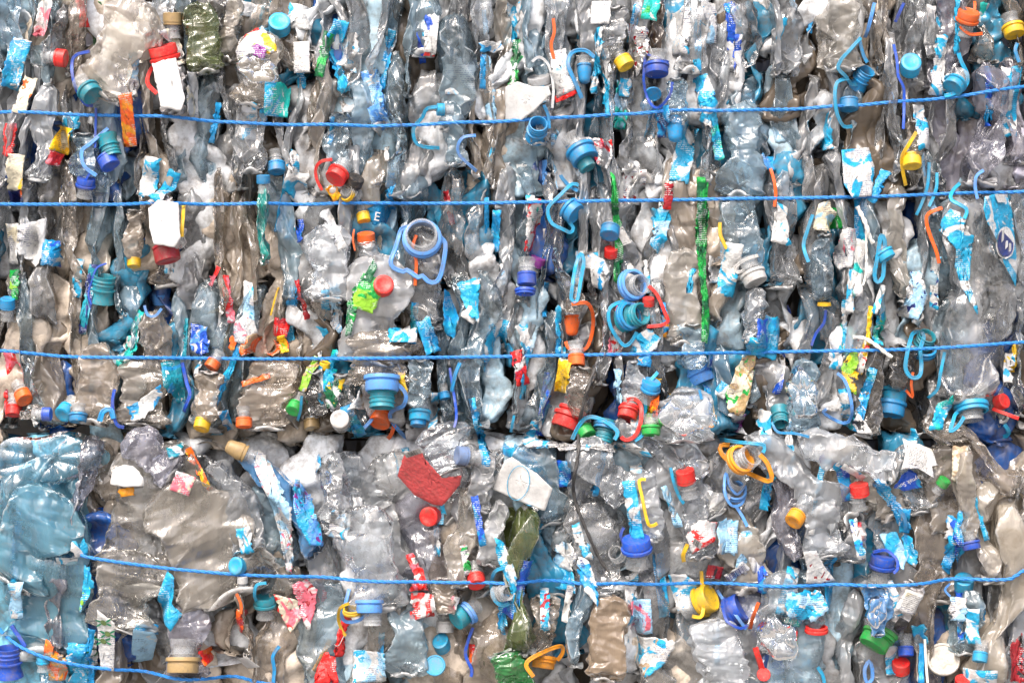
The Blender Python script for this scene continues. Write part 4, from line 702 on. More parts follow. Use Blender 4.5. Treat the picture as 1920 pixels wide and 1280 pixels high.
# films, papers and labels: (name or None, shape, c1, c2, c3, bias, noun) ; shape (x, y, w, h, tilt) or a point list
F_ = [
 ('orange foil label', (240, 226, 32, 92, 2), 'orange', 'amber', None, .55, 'label'), ('fruit printed film', [(440, 95), (462, 62), (492, 52), (515, 70), (518, 95), (495, 105), (470, 100), (448, 112)], 'white', 'yellow', 'lime', .5, 'film'), (None, (485, 95, 26, 20, 20), 'purple', 'lime', None, .5, 'film'), (None, (470, 62, 30, 14, -35), 'red', 'pink', None, .5, 'film'),
 (None, (18, 112, 32, 86, 14), 'bcyan', 'cyan', 'white', .5, 'film'), (None, (70, 28, 30, 58, 12), 'pink', 'white', None, .52, 'label'), (None, (146, 18, 14, 52, -12), 'red', 'pink', None, .6, 'label'), (None, (40, 175, 22, 66, 16), 'cream', 'orange', 'white', .6, 'film'),
 ('white twisted film', [(295, 55), (320, 50), (335, 80), (348, 120), (338, 125), (325, 90), (312, 68), (298, 64)], 'white', 'cream', None, .6, 'film'), (None, (357, 175, 12, 75, 0), 'white', 'cream', None, .6, 'label'), (None, (118, 232, 26, 45, 14), 'bcyan', 'white', None, .6, 'label'), ('yellow banded label', (108, 258, 30, 50, 16), 'yellow', 'cream', None, .6, 'label'), (None, (96, 295, 20, 24, 12), 'dred', 'pink', None, .6, 'label'),
 (None, (8, 258, 22, 55, 6), 'red', 'pink', None, .6, 'label'), ('pale yellow label', (22, 320, 32, 66, 6), 'cream', 'yellow', None, .62, 'label'), (None, (16, 364, 24, 20, 2), 'navy', 'orange', None, .6, 'label'), ('printed cyan box label', (275, 330, 34, 78, 10), 'bcyan', 'white', None, .48, 'label'), (None, (308, 348, 22, 60, 22), 'bcyan', 'white', 'cyan', .6, 'film'),
 (None, (395, 225, 10, 70, 12), 'cyan', 'white', None, .6, 'film'), (None, (462, 225, 26, 60, 4), 'bcyan', 'white', None, .5, 'film'), ('cyan and green label', (515, 184, 42, 62, 3), 'bcyan', 'turq', 'white', .5, 'label'), (None, (557, 22, 42, 42, 8), 'bcyan', 'white', None, .45, 'film'), (None, (560, 100, 28, 54, -2), 'white', 'grey', None, .7, 'sticker'), (None, [(622, 62), (662, 58), (668, 85), (655, 100), (664, 128), (645, 118), (625, 108), (628, 80)], 'white', 'lblue', 'bcyan', .55, 'label'), (None, (630, 48, 30, 34, 20), 'bcyan', 'cyan', None, .5, 'film'), (None, (603, 95, 16, 80, 12), 'green', 'dgreen', None, .5, 'film'),
 (None, (465, 10, 40, 26, 5), 'bcyan', 'white', None, .5, 'film'), ('white label with blue and red print', (807, 60, 26, 72, 5), 'white', 'royal', None, .56, 'label'), (None, (803, 95, 20, 9, 5), 'red', None, None, .5, 'label'), (None, (788, 82, 11, 50, -4), 'royal', 'navy', None, .6, 'film'), (None, (700, 180, 30, 100, -12), 'lblue', 'sky', 'white', .5, 'film'), ('thin white peel crossing top twine', [(690, 232), (705, 222), (722, 224), (716, 232), (724, 260), (728, 300), (720, 300), (716, 262), (706, 240)], 'white', 'grey', None, .7, 'film'),
 (None, [(540, 280), (560, 285), (570, 320), (565, 370), (545, 365), (525, 345), (535, 320)], 'white', 'bcyan', None, .52, 'label'), (None, (490, 210, 10, 26, 0), 'cyan', 'bcyan', None, .5, 'film'), ('grey white paper sheet', [(947, 158), (970, 150), (1000, 163), (1028, 165), (1033, 180), (1005, 205), (975, 225), (948, 222)], 'white', 'grey', None, .75, 'paper'), (None, (920, 80, 40, 16, -10), 'white', 'cyan', None, .55, 'label'), (None, (960, 35, 22, 76, 5), 'white', 'bcyan', None, .5, 'label'), (None, (966, 112, 14, 80, 3), 'dgreen', 'green', 'white', .5, 'film'), (None, (905, 130, 10, 60, 2), 'cyan', 'navy', None, .5, 'film'), (None, (862, 145, 50, 50, 0), 'white', 'lblue', None, .6, 'label'),
 ('torn white label with red edge', [(1030, 95), (1062, 85), (1066, 110), (1080, 165), (1045, 180), (1036, 140)], 'white', 'lblue', None, .62, 'label'), (None, [(1044, 175), (1074, 162), (1082, 172), (1062, 182), (1044, 188)], 'red', 'white', None, .7, 'label'), (None, (1127, 20, 32, 40, 5), 'white', 'grey', None, .7, 'sticker'), ('silver foil with dark red stain', [(1175, 40), (1215, 48), (1220, 80), (1205, 125), (1196, 138), (1185, 100)], 'silver', 'white', 'dred', .6, 'foil'), (None, (1222, 12, 28, 36, 10), 'turq', 'green', 'white', .55, 'film'), (None, (1275, 52, 40, 76, 3), 'white', 'silver', 'bcyan', .6, 'label'), (None, (1312, 80, 12, 90, 0), 'cyan', 'bcyan', None, .5, 'film'), (None, (1120, 110, 10, 110, 4), 'bcyan', 'white', None, .5, 'film'), (None, (1174, 158, 18, 30, 4), 'bcyan', 'white', None, .5, 'label'), (None, (1330, 35, 34, 70, 0), 'white', 'lblue', 'bcyan', .6, 'label'), (None, (1378, 40, 18, 80, -4), 'royal', 'cyan', None, .55, 'film'), (None, (1390, 100, 13, 76, 0), 'royal', 'white', None, .55, 'film'), ('crumpled cyan and white film', [(1305, 140), (1330, 132), (1340, 160), (1350, 195), (1330, 230), (1338, 240), (1318, 225), (1312, 180)], 'bcyan', 'white', 'royal', .5, 'film'),
 (None, (1168, 190, 22, 80, 5), 'turq', 'lblue', None, .5, 'film'), (None, (1287, 285, 34, 96, 12), 'bcyan', 'white', None, .5, 'label'), ('red and white crumpled foil', [(1085, 255), (1105, 252), (1148, 260), (1150, 290), (1138, 318), (1118, 300), (1110, 272)], 'silver', 'red', None, .52, 'foil'), (None, (1022, 318, 8, 44, 0), 'sky', None, None, .5, 'film'), (None, (1245, 225, 16, 50, 0), 'cyan', 'navy', None, .5, 'film'), (None, (1346, 250, 16, 80, -10), 'bcyan', 'turq', None, .5, 'film'), (None, (1450, 300, 30, 24, 0), 'cyan', 'sky', None, .6, 'film'),
 (None, (1750, 42, 18, 66, 3), 'white', 'bcyan', None, .6, 'label'), ('long white and cyan label', (1768, 118, 24, 112, 5), 'white', 'bcyan', None, .56, 'label'), (None, (1802, 45, 8, 90, 0), 'bcyan', None, None, .5, 'film'), (None, (1905, 185, 34, 120, 4), 'white', 'bcyan', None, .5, 'label'), (None, (1860, 15, 20, 32, 0), 'turq', 'white', None, .5, 'film'), (None, (1555, 240, 18, 66, -8), 'bcyan', 'white', None, .55, 'label'), (None, (1540, 205, 8, 40, -14), 'cyan', None, None, .5, 'film'), ('white label above yellow cap', (1732, 236, 26, 88, -3), 'white', 'bcyan', None, .56, 'label'), ('big torn cyan and white label', [(1583, 278), (1640, 270), (1650, 310), (1640, 365), (1600, 370), (1584, 345)], 'white', 'bcyan', None, .52, 'label'), (None, (1530, 20, 8, 60, 4), 'cyan', None, None, .5, 'film'), (None, (1470, 50, 8, 40, 18), 'bcyan', None, None, .5, 'film'), (None, (1655, 345, 14, 60, 25), 'cyan', 'bcyan', None, .5, 'film'),
 (None, (83, 472, 28, 44, 5), 'cyan', 'royal', 'white', .55, 'film'), ('grey white torn label', [(22, 420), (75, 405), (72, 470), (55, 500), (20, 470)], 'white', 'grey', None, .55, 'label'), (None, (10, 455, 22, 70, 0), 'white', 'cream', None, .6, 'label'), ('green film at left rim', [(2, 505), (24, 502), (24, 560), (15, 565), (8, 530)], 'green', 'dgreen', 'lime', .55, 'film'), (None, (134, 520, 16, 66, 4), 'bcyan', 'white', None, .5, 'film'), ('blue and red label', [(350, 605), (382, 612), (384, 660), (370, 668), (350, 655)], 'royal', 'sky', 'white', .5, 'label'), (None, (395, 516, 9, 36, 28), 'red', 'pink', None, .5, 'film'), (None, (420, 560, 14, 80, -8), 'pink', 'red', 'grey', .5, 'film'), (None, (240, 630, 20, 90, 14), 'turq', 'white', 'bcyan', .5, 'film'), (None, (340, 635, 6, 70, 3), 'teal', None, None, .5, 'film'), (None, (155, 560, 16, 120, 10), 'teal', 'navy', None, .5, 'film'),
 ('rumpled white bag scrap', [(432, 610), (450, 590), (470, 600), (478, 625), (455, 645), (435, 640)], 'white', 'grey', 'pink', .55, 'film'), ('rumpled orange film', [(440, 650), (470, 625), (500, 635), (520, 650), (505, 668), (470, 660), (450, 668)], 'orange', 'tan', 'grey', .5, 'film'), (None, (432, 642, 12, 22, 20), 'amber', 'orange', None, .5, 'film'),
 ('small blue strip with white line', (556, 430, 13, 46, 0), 'royal', 'cyan', None, .6, 'strip'), (None, (625, 430, 16, 78, -28), 'grey', 'white', None, .5, 'label'), (None, (622, 358, 18, 26, -30), 'yellow', 'amber', None, .5, 'film'), ('blue label with white letter', [(685, 388), (720, 372), (732, 400), (715, 420), (702, 436), (692, 410)], 'cyan', 'navy', None, .62, 'label'), (None, (728, 370, 12, 90, 4), 'cyan', 'white', None, .5, 'film'), ('green film strip', [(700, 485), (708, 500), (688, 545), (668, 570), (660, 620), (646, 632), (650, 580), (662, 540), (684, 515)], 'green', 'dgreen', 'white', .5, 'film'), (None, (690, 550, 40, 60, 20), 'green', 'lime', None, .5, 'film'),
 (None, (606, 588, 14, 80, 4), 'bcyan', 'white', 'navy', .5, 'label'), (None, (595, 635, 24, 40, 10), 'bcyan', None, None, .5, 'film'), (None, (560, 560, 9, 70, -14), 'dred', 'red', None, .5, 'film'), (None, (553, 575, 8, 60, -14), 'black', None, None, .5, 'film'), (None, (518, 612, 26, 30, 10), 'red', 'dred', None, .5, 'film'), (None, (522, 645, 14, 30, -14), 'yellow', 'orange', 'lime', .5, 'film'), (None, (535, 425, 18, 40, 0), 'bcyan', 'white', None, .5, 'film'), ('torn triangular cyan label', [(855, 530), (898, 518), (898, 605), (878, 590), (865, 560)], 'bcyan', 'white', None, .6, 'label'), (None, [(833, 545), (840, 550), (858, 595), (850, 632), (835, 620), (830, 580)], 'cyan', 'bcyan', None, .5, 'film'), (None, (882, 590, 26, 22, 35), 'bcyan', 'white', None, .5, 'film'), (None, (930, 640, 36, 76, 8), 'bcyan', 'white', None, .55, 'label'), (None, (802, 630, 26, 60, -18), 'bcyan', 'cyan', None, .5, 'film'), (None, (755, 628, 46, 24, 0), 'white', 'bcyan', None, .5, 'film'), (None, (775, 605, 12, 70, 3), 'cyan', 'teal', None, .5, 'film'), (None, (929, 430, 15, 70, 4), 'bcyan', 'cyan', None, .5, 'film'), (None, (912, 400, 8, 60, 0), 'cyan', None, None, .5, 'film'), (None, (840, 385, 10, 60, -12), 'white', 'dred', None, .5, 'film'),
 ('long green barcode film', [(1145, 320), (1155, 330), (1163, 400), (1172, 430), (1172, 490), (1160, 530), (1152, 525), (1160, 480), (1153, 430), (1150, 380)], 'green', 'dgreen', None, .56, 'film'), ('curved cyan label', [(1225, 385), (1260, 385), (1262, 410), (1250, 460), (1240, 476), (1222, 455), (1232, 430)], 'bcyan', 'lblue', 'white', .5, 'label'), ('torn white label with blue print', [(1092, 480), (1110, 475), (1135, 485), (1145, 510), (1130, 545), (1112, 535), (1108, 500), (1092, 498)], 'white', 'cyan', None, .52, 'label'), (None, (1195, 345, 40, 60, 0), 'white', 'silver', 'dred', .55, 'film'), (None, (1256, 365, 14, 44, 4), 'red', 'dred', None, .5, 'film'), ('long green strip', [(1310, 330), (1325, 330), (1332, 400), (1328, 470), (1326, 540), (1336, 600), (1328, 645), (1316, 640), (1324, 600), (1314, 520), (1308, 440), (1312, 390)], 'green', 'dgreen', None, .52, 'film'), (None, (1350, 490, 28, 70, 3), 'white', 'lblue', 'grey', .55, 'label'), (None, (1372, 505, 30, 90, 10), 'bcyan', 'white', None, .5, 'label'), (None, (1163, 600, 14, 50, 6), 'white', 'pink', None, .55, 'label'), (None, (1155, 640, 20, 50, 5), 'pink', 'white', 'red', .5, 'film'), ('crumpled cyan bag piece', [(1190, 630), (1215, 615), (1238, 632), (1232, 655), (1215, 668), (1185, 660)], 'bcyan', 'white', None, .52, 'film'), (None, (1000, 420, 22, 90, 6), 'white', 'red', 'turq', .55, 'film'), (None, (1005, 450, 24, 50, 12), 'white', 'bcyan', None, .6, 'label'), (None, (1048, 620, 8, 80, 0), 'cyan', 'bcyan', None, .5, 'film'), (None, (985, 640, 18, 60, -10), 'bcyan', 'white', None, .5, 'film'), (None, (1024, 560, 8, 60, 4), 'cyan', None, None, .5, 'film'), (None, (1250, 600, 14, 60, 3), 'cyan', 'amber', None, .6, 'film'),
 ('white and cyan pointed label', [(1462, 375), (1480, 385), (1490, 460), (1450, 450), (1458, 410)], 'white', 'bcyan', None, .58, 'label'), ('pale label beside small green label', [(1540, 380), (1560, 372), (1575, 400), (1562, 435), (1530, 425)], 'cream', 'lblue', None, .6, 'label'), (None, (1575, 405, 22, 36, 2), 'green', 'white', None, .6, 'label'), ('torn dirty white label', [(1585, 428), (1612, 425), (1614, 450), (1600, 500), (1580, 505), (1572, 480)], 'white', 'grey', 'pink', .55, 'label'), (None, (1616, 500, 18, 100, 6), 'white', 'turq', None, .56, 'label'), (None, (1600, 545, 14, 74, 4), 'bcyan', 'white', None, .52, 'label'), ('blue and white crumpled label', [(1715, 510), (1735, 505), (1752, 560), (1730, 600), (1700, 590), (1708, 545)], 'lblue', 'white', 'navy', .5, 'label'), (None, (1765, 530, 14, 90, 0), 'bcyan', 'white', 'navy', .5, 'film'), ('long cyan and white peeled label', [(1785, 390), (1802, 398), (1828, 450), (1826, 480), (1822, 530), (1838, 590), (1826, 570), (1808, 540), (1794, 500), (1795, 455), (1765, 430), (1770, 410)], 'bcyan', 'white', None, .53, 'label'), ('cyan label with navy emblem', [(1836, 372), (1870, 362), (1900, 368), (1912, 400), (1915, 500), (1908, 538), (1880, 495), (1862, 450), (1840, 420), (1832, 395)], 'bcyan', 'white', None, .55, 'label'),
 (None, (1452, 632, 34, 72, 10), 'bcyan', 'cyan', None, .55, 'label'), (None, (1434, 625, 22, 50, 0), 'cyan', 'royal', None, .5, 'label'), (None, (1592, 640, 32, 56, 18), 'bcyan', 'turq', None, .5, 'film'), (None, (1660, 610, 18, 66, 14), 'bcyan', 'turq', 'lime', .5, 'film'), (None, (1636, 610, 7, 66, 4), 'yellow', None, None, .5, 'film'), (None, (1655, 560, 10, 50, 20), 'bcyan', 'white', None, .5, 'film'),
 ('red film at left rim', [(-8, 655), (16, 660), (34, 700), (26, 735), (14, 780), (-8, 785), (-12, 700)], 'red', 'pink', 'white', .55, 'film'), ('dirty cyan striped film', [(235, 765), (265, 745), (300, 720), (300, 745), (270, 785), (245, 790)], 'cyan', 'white', 'tan', .5, 'film'), ('teal crumpled film with royal edge', [(298, 680), (330, 672), (338, 720), (340, 755), (325, 758), (305, 720)], 'teal', 'cyan', 'white', .55, 'film'), (None, (225, 660, 16, 50, 8), 'turq', 'white', None, .5, 'film'), (None, (478, 712, 50, 9, -18), 'orange', 'navy', None, .6, 'film'), (None, (420, 790, 14, 36, -12), 'white', 'cyan', None, .5, 'film'),
 (None, (617, 695, 18, 70, 12), 'bcyan', 'turq', None, .5, 'label'), (None, (622, 735, 26, 54, 20), 'dgreen', 'white', 'yellow', .58, 'film'), (None, (578, 700, 14, 60, 22), 'lime', 'gold', 'grey', .5, 'film'), ('torn dirty white film', [(680, 720), (692, 735), (700, 770), (694, 800), (682, 770), (660, 765), (650, 770), (668, 745)], 'white', 'grey', 'tan', .5, 'film'), (None, (660, 790, 20, 60, -24), 'cyan', 'teal', None, .5, 'film'), (None, (812, 770, 12, 60, 4), 'bcyan', 'white', None, .5, 'film'), (None, (755, 720, 12, 40, -6), 'yellow', 'gold', None, .5, 'film'), (None, (945, 665, 30, 40, 8), 'bcyan', 'cyan', None, .55, 'film'), (None, (975, 690, 22, 60, -12), 'white', 'red', 'black', .5, 'film'), (None, (985, 700, 8, 90, 6), 'bcyan', 'cyan', None, .5, 'film'), (None, (1022, 760, 16, 110, 8), 'royal', 'cyan', 'white', .5, 'film'), (None, (1008, 800, 20, 60, 28), 'bcyan', 'white', 'cyan', .5, 'film'),
 (None, (1056, 705, 20, 56, 8), 'yellow', 'cream', None, .6, 'film'), (None, (1230, 742, 12, 60, 12), 'orange', 'yellow', 'black', .5, 'film'), (None, (1222, 780, 18, 36, 10), 'lime', 'red', 'dgreen', .5, 'film'), (None, (1160, 725, 10, 60, -4), 'sky', 'lblue', None, .5, 'film'), (None, (1210, 672, 26, 26, 10), 'cream', 'cyan', 'tan', .5, 'film'), ('gold and green printed film', [(1400, 670), (1424, 666), (1420, 700), (1412, 745), (1400, 780), (1372, 775), (1365, 740), (1385, 700)], 'cream', 'gold', 'green', .5, 'film'), (None, (1390, 795, 28, 34, 5), 'purple', 'grey', None, .5, 'film'), (None, (1360, 732, 20, 26, 30), 'bcyan', 'white', None, .5, 'film'), (None, (1344, 655, 16, 60, 8), 'lblue', 'white', 'cyan', .5, 'film'), (None, (1472, 700, 12, 70, 12), 'royal', 'white', None, .5, 'film'), (None, (1425, 650, 34, 30, 5), 'bcyan', 'cyan', None, .6, 'film'),
 ('yellow and green film', [(1598, 665), (1612, 650), (1616, 680), (1608, 740), (1590, 720), (1582, 690)], 'yellow', 'lime', 'black', .52, 'film'), (None, (1620, 668, 18, 60, 14), 'white', 'yellow', 'red', .56, 'film'), (None, (1625, 750, 14, 110, 14), 'cyan', 'teal', 'white', .5, 'film'), (None, (1575, 665, 20, 50, 0), 'bcyan', 'white', None, .5, 'film'), ('torn white edge with black dirt', [(1612, 775), (1625, 790), (1640, 815), (1610, 812), (1605, 795)], 'white', 'black', None, .58, 'film'), ('shiny teal film by large clear bottle', [(1790, 740), (1792, 765), (1770, 800), (1742, 808), (1750, 785), (1772, 755)], 'bcyan', 'turq', 'white', .55, 'film'), (None, (1905, 690, 16, 50, 5), 'white', 'bcyan', 'yellow', .5, 'film'), (None, (1916, 670, 8, 50, 5), 'yellow', None, None, .5, 'film'),
 ('white half disc', [(209, 905), (211, 888), (220, 875), (235, 870), (252, 873), (264, 883), (272, 898), (272, 910), (240, 912), (211, 908)], 'white', 'white', None, .5, 'paper'), ('yellow splash under white half disc', (238, 922, 26, 16, -8), 'yellow', 'amber', None, .5, 'film'), (None, (345, 905, 34, 34, 20), 'pink', 'cream', 'grey', .5, 'film'), (None, (372, 880, 10, 80, -30), 'yellow', 'orange', 'dgreen', .5, 'film'), (None, (330, 845, 26, 20, -20), 'white', 'teal', None, .5, 'film'), (None, (385, 825, 40, 12, -30), 'white', 'bcyan', None, .5, 'film'),
 ('pale blue printed film along purple bottle', [(478, 845), (505, 870), (520, 900), (548, 950), (545, 1010), (545, 1080), (535, 1075), (520, 1000), (500, 930), (475, 880)], 'lblue', 'white', 'pink', .5, 'film'), ('bright blue folded label', [(548, 900), (575, 930), (600, 985), (605, 1025), (580, 1022), (560, 990), (550, 950)], 'bcyan', 'sky', 'purple', .5, 'label'), (None, [(585, 850), (560, 830), (575, 855), (600, 870), (598, 858)], 'cyan', 'bcyan', None, .5, 'film'), ('white peeled label end', (578, 872, 40, 26, 30), 'white', 'bcyan', None, .58, 'label'), (None, (636, 985, 34, 44, 10), 'lblue', 'white', 'bcyan', .5, 'film'),
 ('red pouch with barcode', [(760, 848), (788, 838), (800, 860), (830, 895), (866, 888), (864, 905), (845, 930), (828, 950), (812, 948), (775, 930), (744, 893)], 'coral', 'coral', None, .5, 'pouch'), ('white and cyan carton', [(947, 862), (960, 856), (1010, 890), (1036, 915), (1022, 958), (985, 945), (924, 918), (938, 880)], 'white', 'white', None, .5, 'carton'), (None, [(950, 828), (1000, 860), (1034, 905), (1030, 915), (1000, 885), (948, 855)], 'bcyan', 'cyan', 'white', .5, 'film'), ('cyan carton edge', [(972, 938), (1000, 930), (1030, 922), (1020, 958), (985, 946)], 'bcyan', 'cyan', None, .6, 'film'), ('long thin white film over crevice', [(978, 828), (990, 824), (1030, 832), (1120, 834), (1190, 830), (1215, 845), (1225, 858), (1190, 846), (1120, 842), (1030, 840), (985, 838)], 'white', 'bcyan', 'grey', .6, 'film'),
 ('torn printed paper', [(1697, 822), (1750, 842), (1760, 872), (1748, 874), (1750, 895), (1722, 878), (1690, 878), (1700, 850)], 'white', 'cream', None, .6, 'paper'), ('dark blue lettered film', [(1708, 880), (1722, 888), (1735, 915), (1700, 922), (1676, 912), (1690, 895)], 'royal', 'cyan', None, .62, 'film'), (None, [(1638, 900), (1660, 905), (1690, 945), (1712, 990), (1695, 985), (1670, 945), (1650, 925)], 'bcyan', 'cyan', 'white', .5, 'label'), (None, (1556, 868, 40, 13, 32), 'bcyan', 'navy', 'white', .55, 'label'), (None, (1800, 870, 24, 60, 4), 'cream', 'tan', None, .5, 'film'), (None, (1600, 885, 46, 10, 30), 'bcyan', 'white', None, .5, 'film'),
 ('cyan and white knotted film', [(138, 1012), (152, 1018), (158, 1008), (166, 1025), (164, 1042), (140, 1045), (135, 1030)], 'bcyan', 'white', None, .5, 'film'), ('cyan film strip with green dot', [(158, 1058), (166, 1062), (178, 1090), (165, 1120), (150, 1148), (146, 1140), (152, 1110)], 'bcyan', 'cyan', 'lime', .6, 'film'), (None, (125, 1052, 34, 12, 5), 'bcyan', 'grey', 'white', .5, 'film'), ('bent cyan folded film', [(314, 1068), (328, 1082), (325, 1120), (318, 1140), (342, 1150), (320, 1184), (300, 1160), (293, 1130), (302, 1100)], 'bcyan', 'cyan', None, .6, 'film'), ('pale blue label inside teal jug', [(18, 1092), (48, 1088), (40, 1120), (38, 1160), (10, 1165), (4, 1155), (18, 1120)], 'lblue', 'white', 'bcyan', .55, 'label'),
 ('olive printed label', [(186, 1140), (205, 1155), (218, 1165), (214, 1220), (208, 1262), (182, 1262), (182, 1200)], 'white', 'cream', None, .65, 'label'), ('pale label with cyan band', [(255, 1175), (290, 1184), (292, 1200), (270, 1250), (232, 1255), (240, 1220)], 'lblue', 'white', None, .6, 'label'), (None, (272, 1182, 36, 18, 8), 'cyan', 'bcyan', None, .6, 'film'), ('orange film in lower left', [(82, 1200), (92, 1205), (122, 1240), (112, 1282), (80, 1282), (78, 1230)], 'orange', 'tan', 'amber', .55, 'film'), (None, (142, 1250, 40, 74, 4), 'bcyan', 'cyan', 'white', .52, 'film'), (None, (165, 1240, 14, 110, 4), 'white', 'cyan', 'dgreen', .5, 'film'), ('speckled pale label', (420, 1205, 26, 120, 4), 'lblue', 'white', 'grey', .5, 'label'), ('white square paper', [(433, 1246), (468, 1226), (492, 1244), (452, 1268)], 'white', 'white', None, .5, 'paper'),
 (None, (448, 1165, 16, 40, 10), 'dred', 'orange', 'black', .5, 'film'), (None, (380, 1235, 14, 24, -10), 'red', 'orange', None, .5, 'film'), ('pink and white label, pointed', [(545, 1098), (572, 1090), (592, 1110), (590, 1135), (578, 1185), (565, 1170), (555, 1130)], 'pink', 'white', 'dred', .52, 'label'), (None, [(512, 1120), (548, 1130), (560, 1160), (540, 1188), (525, 1160)], 'pink', 'cream', 'red', .5, 'label'), (None, (595, 1110, 16, 46, -14), 'pink', 'red', None, .5, 'label'), ('red swoosh label', [(652, 1148), (656, 1165), (642, 1195), (640, 1235), (622, 1238), (628, 1195), (640, 1160)], 'red', 'red', None, .5, 'label'), ('broad red bottle label', [(605, 1228), (625, 1236), (632, 1285), (585, 1285), (592, 1255)], 'red', 'dred', None, .65, 'label'), (None, (690, 1255, 56, 52, 0), 'lblue', 'white', 'bcyan', .5, 'film'), (None, (600, 1235, 8, 60, 28), 'amber', None, None, .5, 'film'),
 ('torn red and white label', [(758, 1045), (772, 1040), (790, 1068), (800, 1090), (805, 1108), (770, 1110), (775, 1085)], 'red', 'pink', 'white', .56, 'label'), ('scratched red label on bottle', [(770, 1112), (812, 1115), (818, 1140), (800, 1160), (778, 1155), (768, 1130)], 'red', 'white', None, .56, 'label'), (None, (790, 1155, 40, 12, 0), 'red', None, None, .5, 'film'), (None, [(930, 1010), (945, 1020), (962, 1060), (968, 1080), (962, 1120), (954, 1090), (935, 1050)], 'bcyan', 'white', None, .52, 'label'), (None, (873, 1050, 12, 50, -10), 'white', 'green', 'pink', .5, 'film'), (None, (850, 1135, 14, 30, 20), 'pink', 'white', None, .5, 'film'), (None, (885, 1240, 12, 44, 0), 'orange', 'red', None, .5, 'film'),
 (None, [(1045, 1028), (1072, 1022), (1080, 1050), (1070, 1075), (1040, 1062)], 'lblue', 'white', 'cyan', .5, 'label'), (None, [(1058, 1060), (1075, 1080), (1078, 1112), (1045, 1108), (1050, 1080)], 'bcyan', 'cyan', 'white', .6, 'label'), ('white and blue box label', [(1085, 1045), (1105, 1055), (1115, 1080), (1122, 1110), (1120, 1135), (1098, 1110), (1083, 1075)], 'cyan', 'white', None, .5, 'label'), (None, [(1075, 990), (1088, 985), (1095, 1010), (1110, 1050), (1095, 1045), (1080, 1020)], 'bcyan', 'white', None, .5, 'film'), (None, (1022, 1145, 16, 66, 0), 'bcyan', 'white', 'dred', .5, 'film'), ('white strip beside blue-clear bottle', (1065, 1135, 12, 66, 10), 'white', 'black', None, .7, 'film'),
 ('dirty cyan and white bag piece', [(1182, 1200), (1230, 1198), (1272, 1210), (1250, 1250), (1215, 1275), (1195, 1250)], 'white', 'bcyan', 'tan', .5, 'film'), (None, (1205, 1160, 34, 60, -4), 'pink', 'lblue', 'purple', .5, 'film'), ('torn cyan label hanging on fourth twine', [(1256, 1082), (1290, 1082), (1312, 1100), (1305, 1150), (1275, 1158), (1265, 1120)], 'bcyan', 'white', 'cyan', .52, 'label'), ('red barcode film', [(1295, 985), (1320, 975), (1348, 980), (1340, 1015), (1298, 1038), (1288, 1010)], 'red', 'white', None, .58, 'film'), ('pale silvery label', (1368, 1010, 40, 64, 2), 'lblue', 'white', 'bcyan', .55, 'label'), ('barcode label', [(1362, 1085), (1400, 1058), (1412, 1070), (1378, 1098)], 'white', 'lblue', None, .6, 'label'),
 ('dark red scrap above fourth twine', (1345, 1078, 30, 26, 10), 'dred', 'black', None, .55, 'film'), ('white and crimson torn cup', [(1502, 1032), (1528, 1030), (1545, 1060), (1570, 1090), (1535, 1094), (1510, 1092), (1512, 1065)], 'white', 'white', 'dred', .6, 'cup'), (None, (1608, 1010, 14, 70, -14), 'bcyan', 'white', 'royal', .5, 'label'), (None, (1618, 1000, 6, 34, -8), 'red', 'pink', None, .5, 'film'), (None, [(1662, 1010), (1690, 1005), (1712, 1045), (1700, 1068), (1680, 1050)], 'lblue', 'bcyan', None, .5, 'film'), ('curled cyan label with print', [(1700, 1000), (1716, 1010), (1730, 1045), (1725, 1068), (1712, 1060), (1705, 1030)], 'bcyan', 'white', 'cyan', .5, 'label'), (None, (1792, 992, 22, 40, 10), 'white', 'cyan', 'black', .5, 'film'), (None, (1788, 1045, 14, 66, 4), 'bcyan', 'cyan', None, .5, 'film'), (None, (1802, 1020, 10, 44, -20), 'bcyan', None, None, .5, 'film'),
 ('text label on white bottle', [(1694, 1100), (1727, 1113), (1708, 1152), (1676, 1138)], 'white', 'cream', None, .65, 'label'), ('black band of green capped bottle', [(1682, 1152), (1700, 1162), (1690, 1190), (1672, 1178)], 'black', 'black', None, .5, 'film'), (None, (1802, 1145, 24, 40, 0), 'lblue', 'white', 'pink', .5, 'label'), (None, (1828, 1175, 20, 60, 0), 'bcyan', 'white', None, .5, 'label'), (None, (1844, 1145, 14, 40, -5), 'cyan', 'white', None, .5, 'label'), (None, (1838, 1268, 50, 26, 0), 'bcyan', 'white', None, .5, 'film'), (None, (1734, 1248, 10, 66, 3), 'bcyan', 'cyan', None, .5, 'film'), ('cyan tinted film in clear round base', [(1475, 1110), (1540, 1108), (1555, 1140), (1530, 1165), (1480, 1160), (1470, 1135)], 'lblue', 'bcyan', 'white', .5, 'film'), (None, (1490, 1155, 34, 34, 20), 'bcyan', 'turq', None, .5, 'film'), (None, (1680, 1245, 16, 50, 0), 'white', 'bcyan', None, .5, 'film'), ('dark red bin liner in corner', [(1900, 1215), (1925, 1190), (1930, 1285), (1898, 1280)], 'dred', 'black', None, .6, 'film'),
 ('smooth white sleeve under the red ring cap', [(289, 122), (334, 112), (353, 190), (346, 212), (308, 206)], 'white', 'white', None, .5, 'paper'), ('white sleeve over the dark red cap', [(283, 392), (300, 376), (338, 382), (344, 448), (334, 466), (296, 460), (286, 430)], 'white', 'white', None, .5, 'paper'),
]
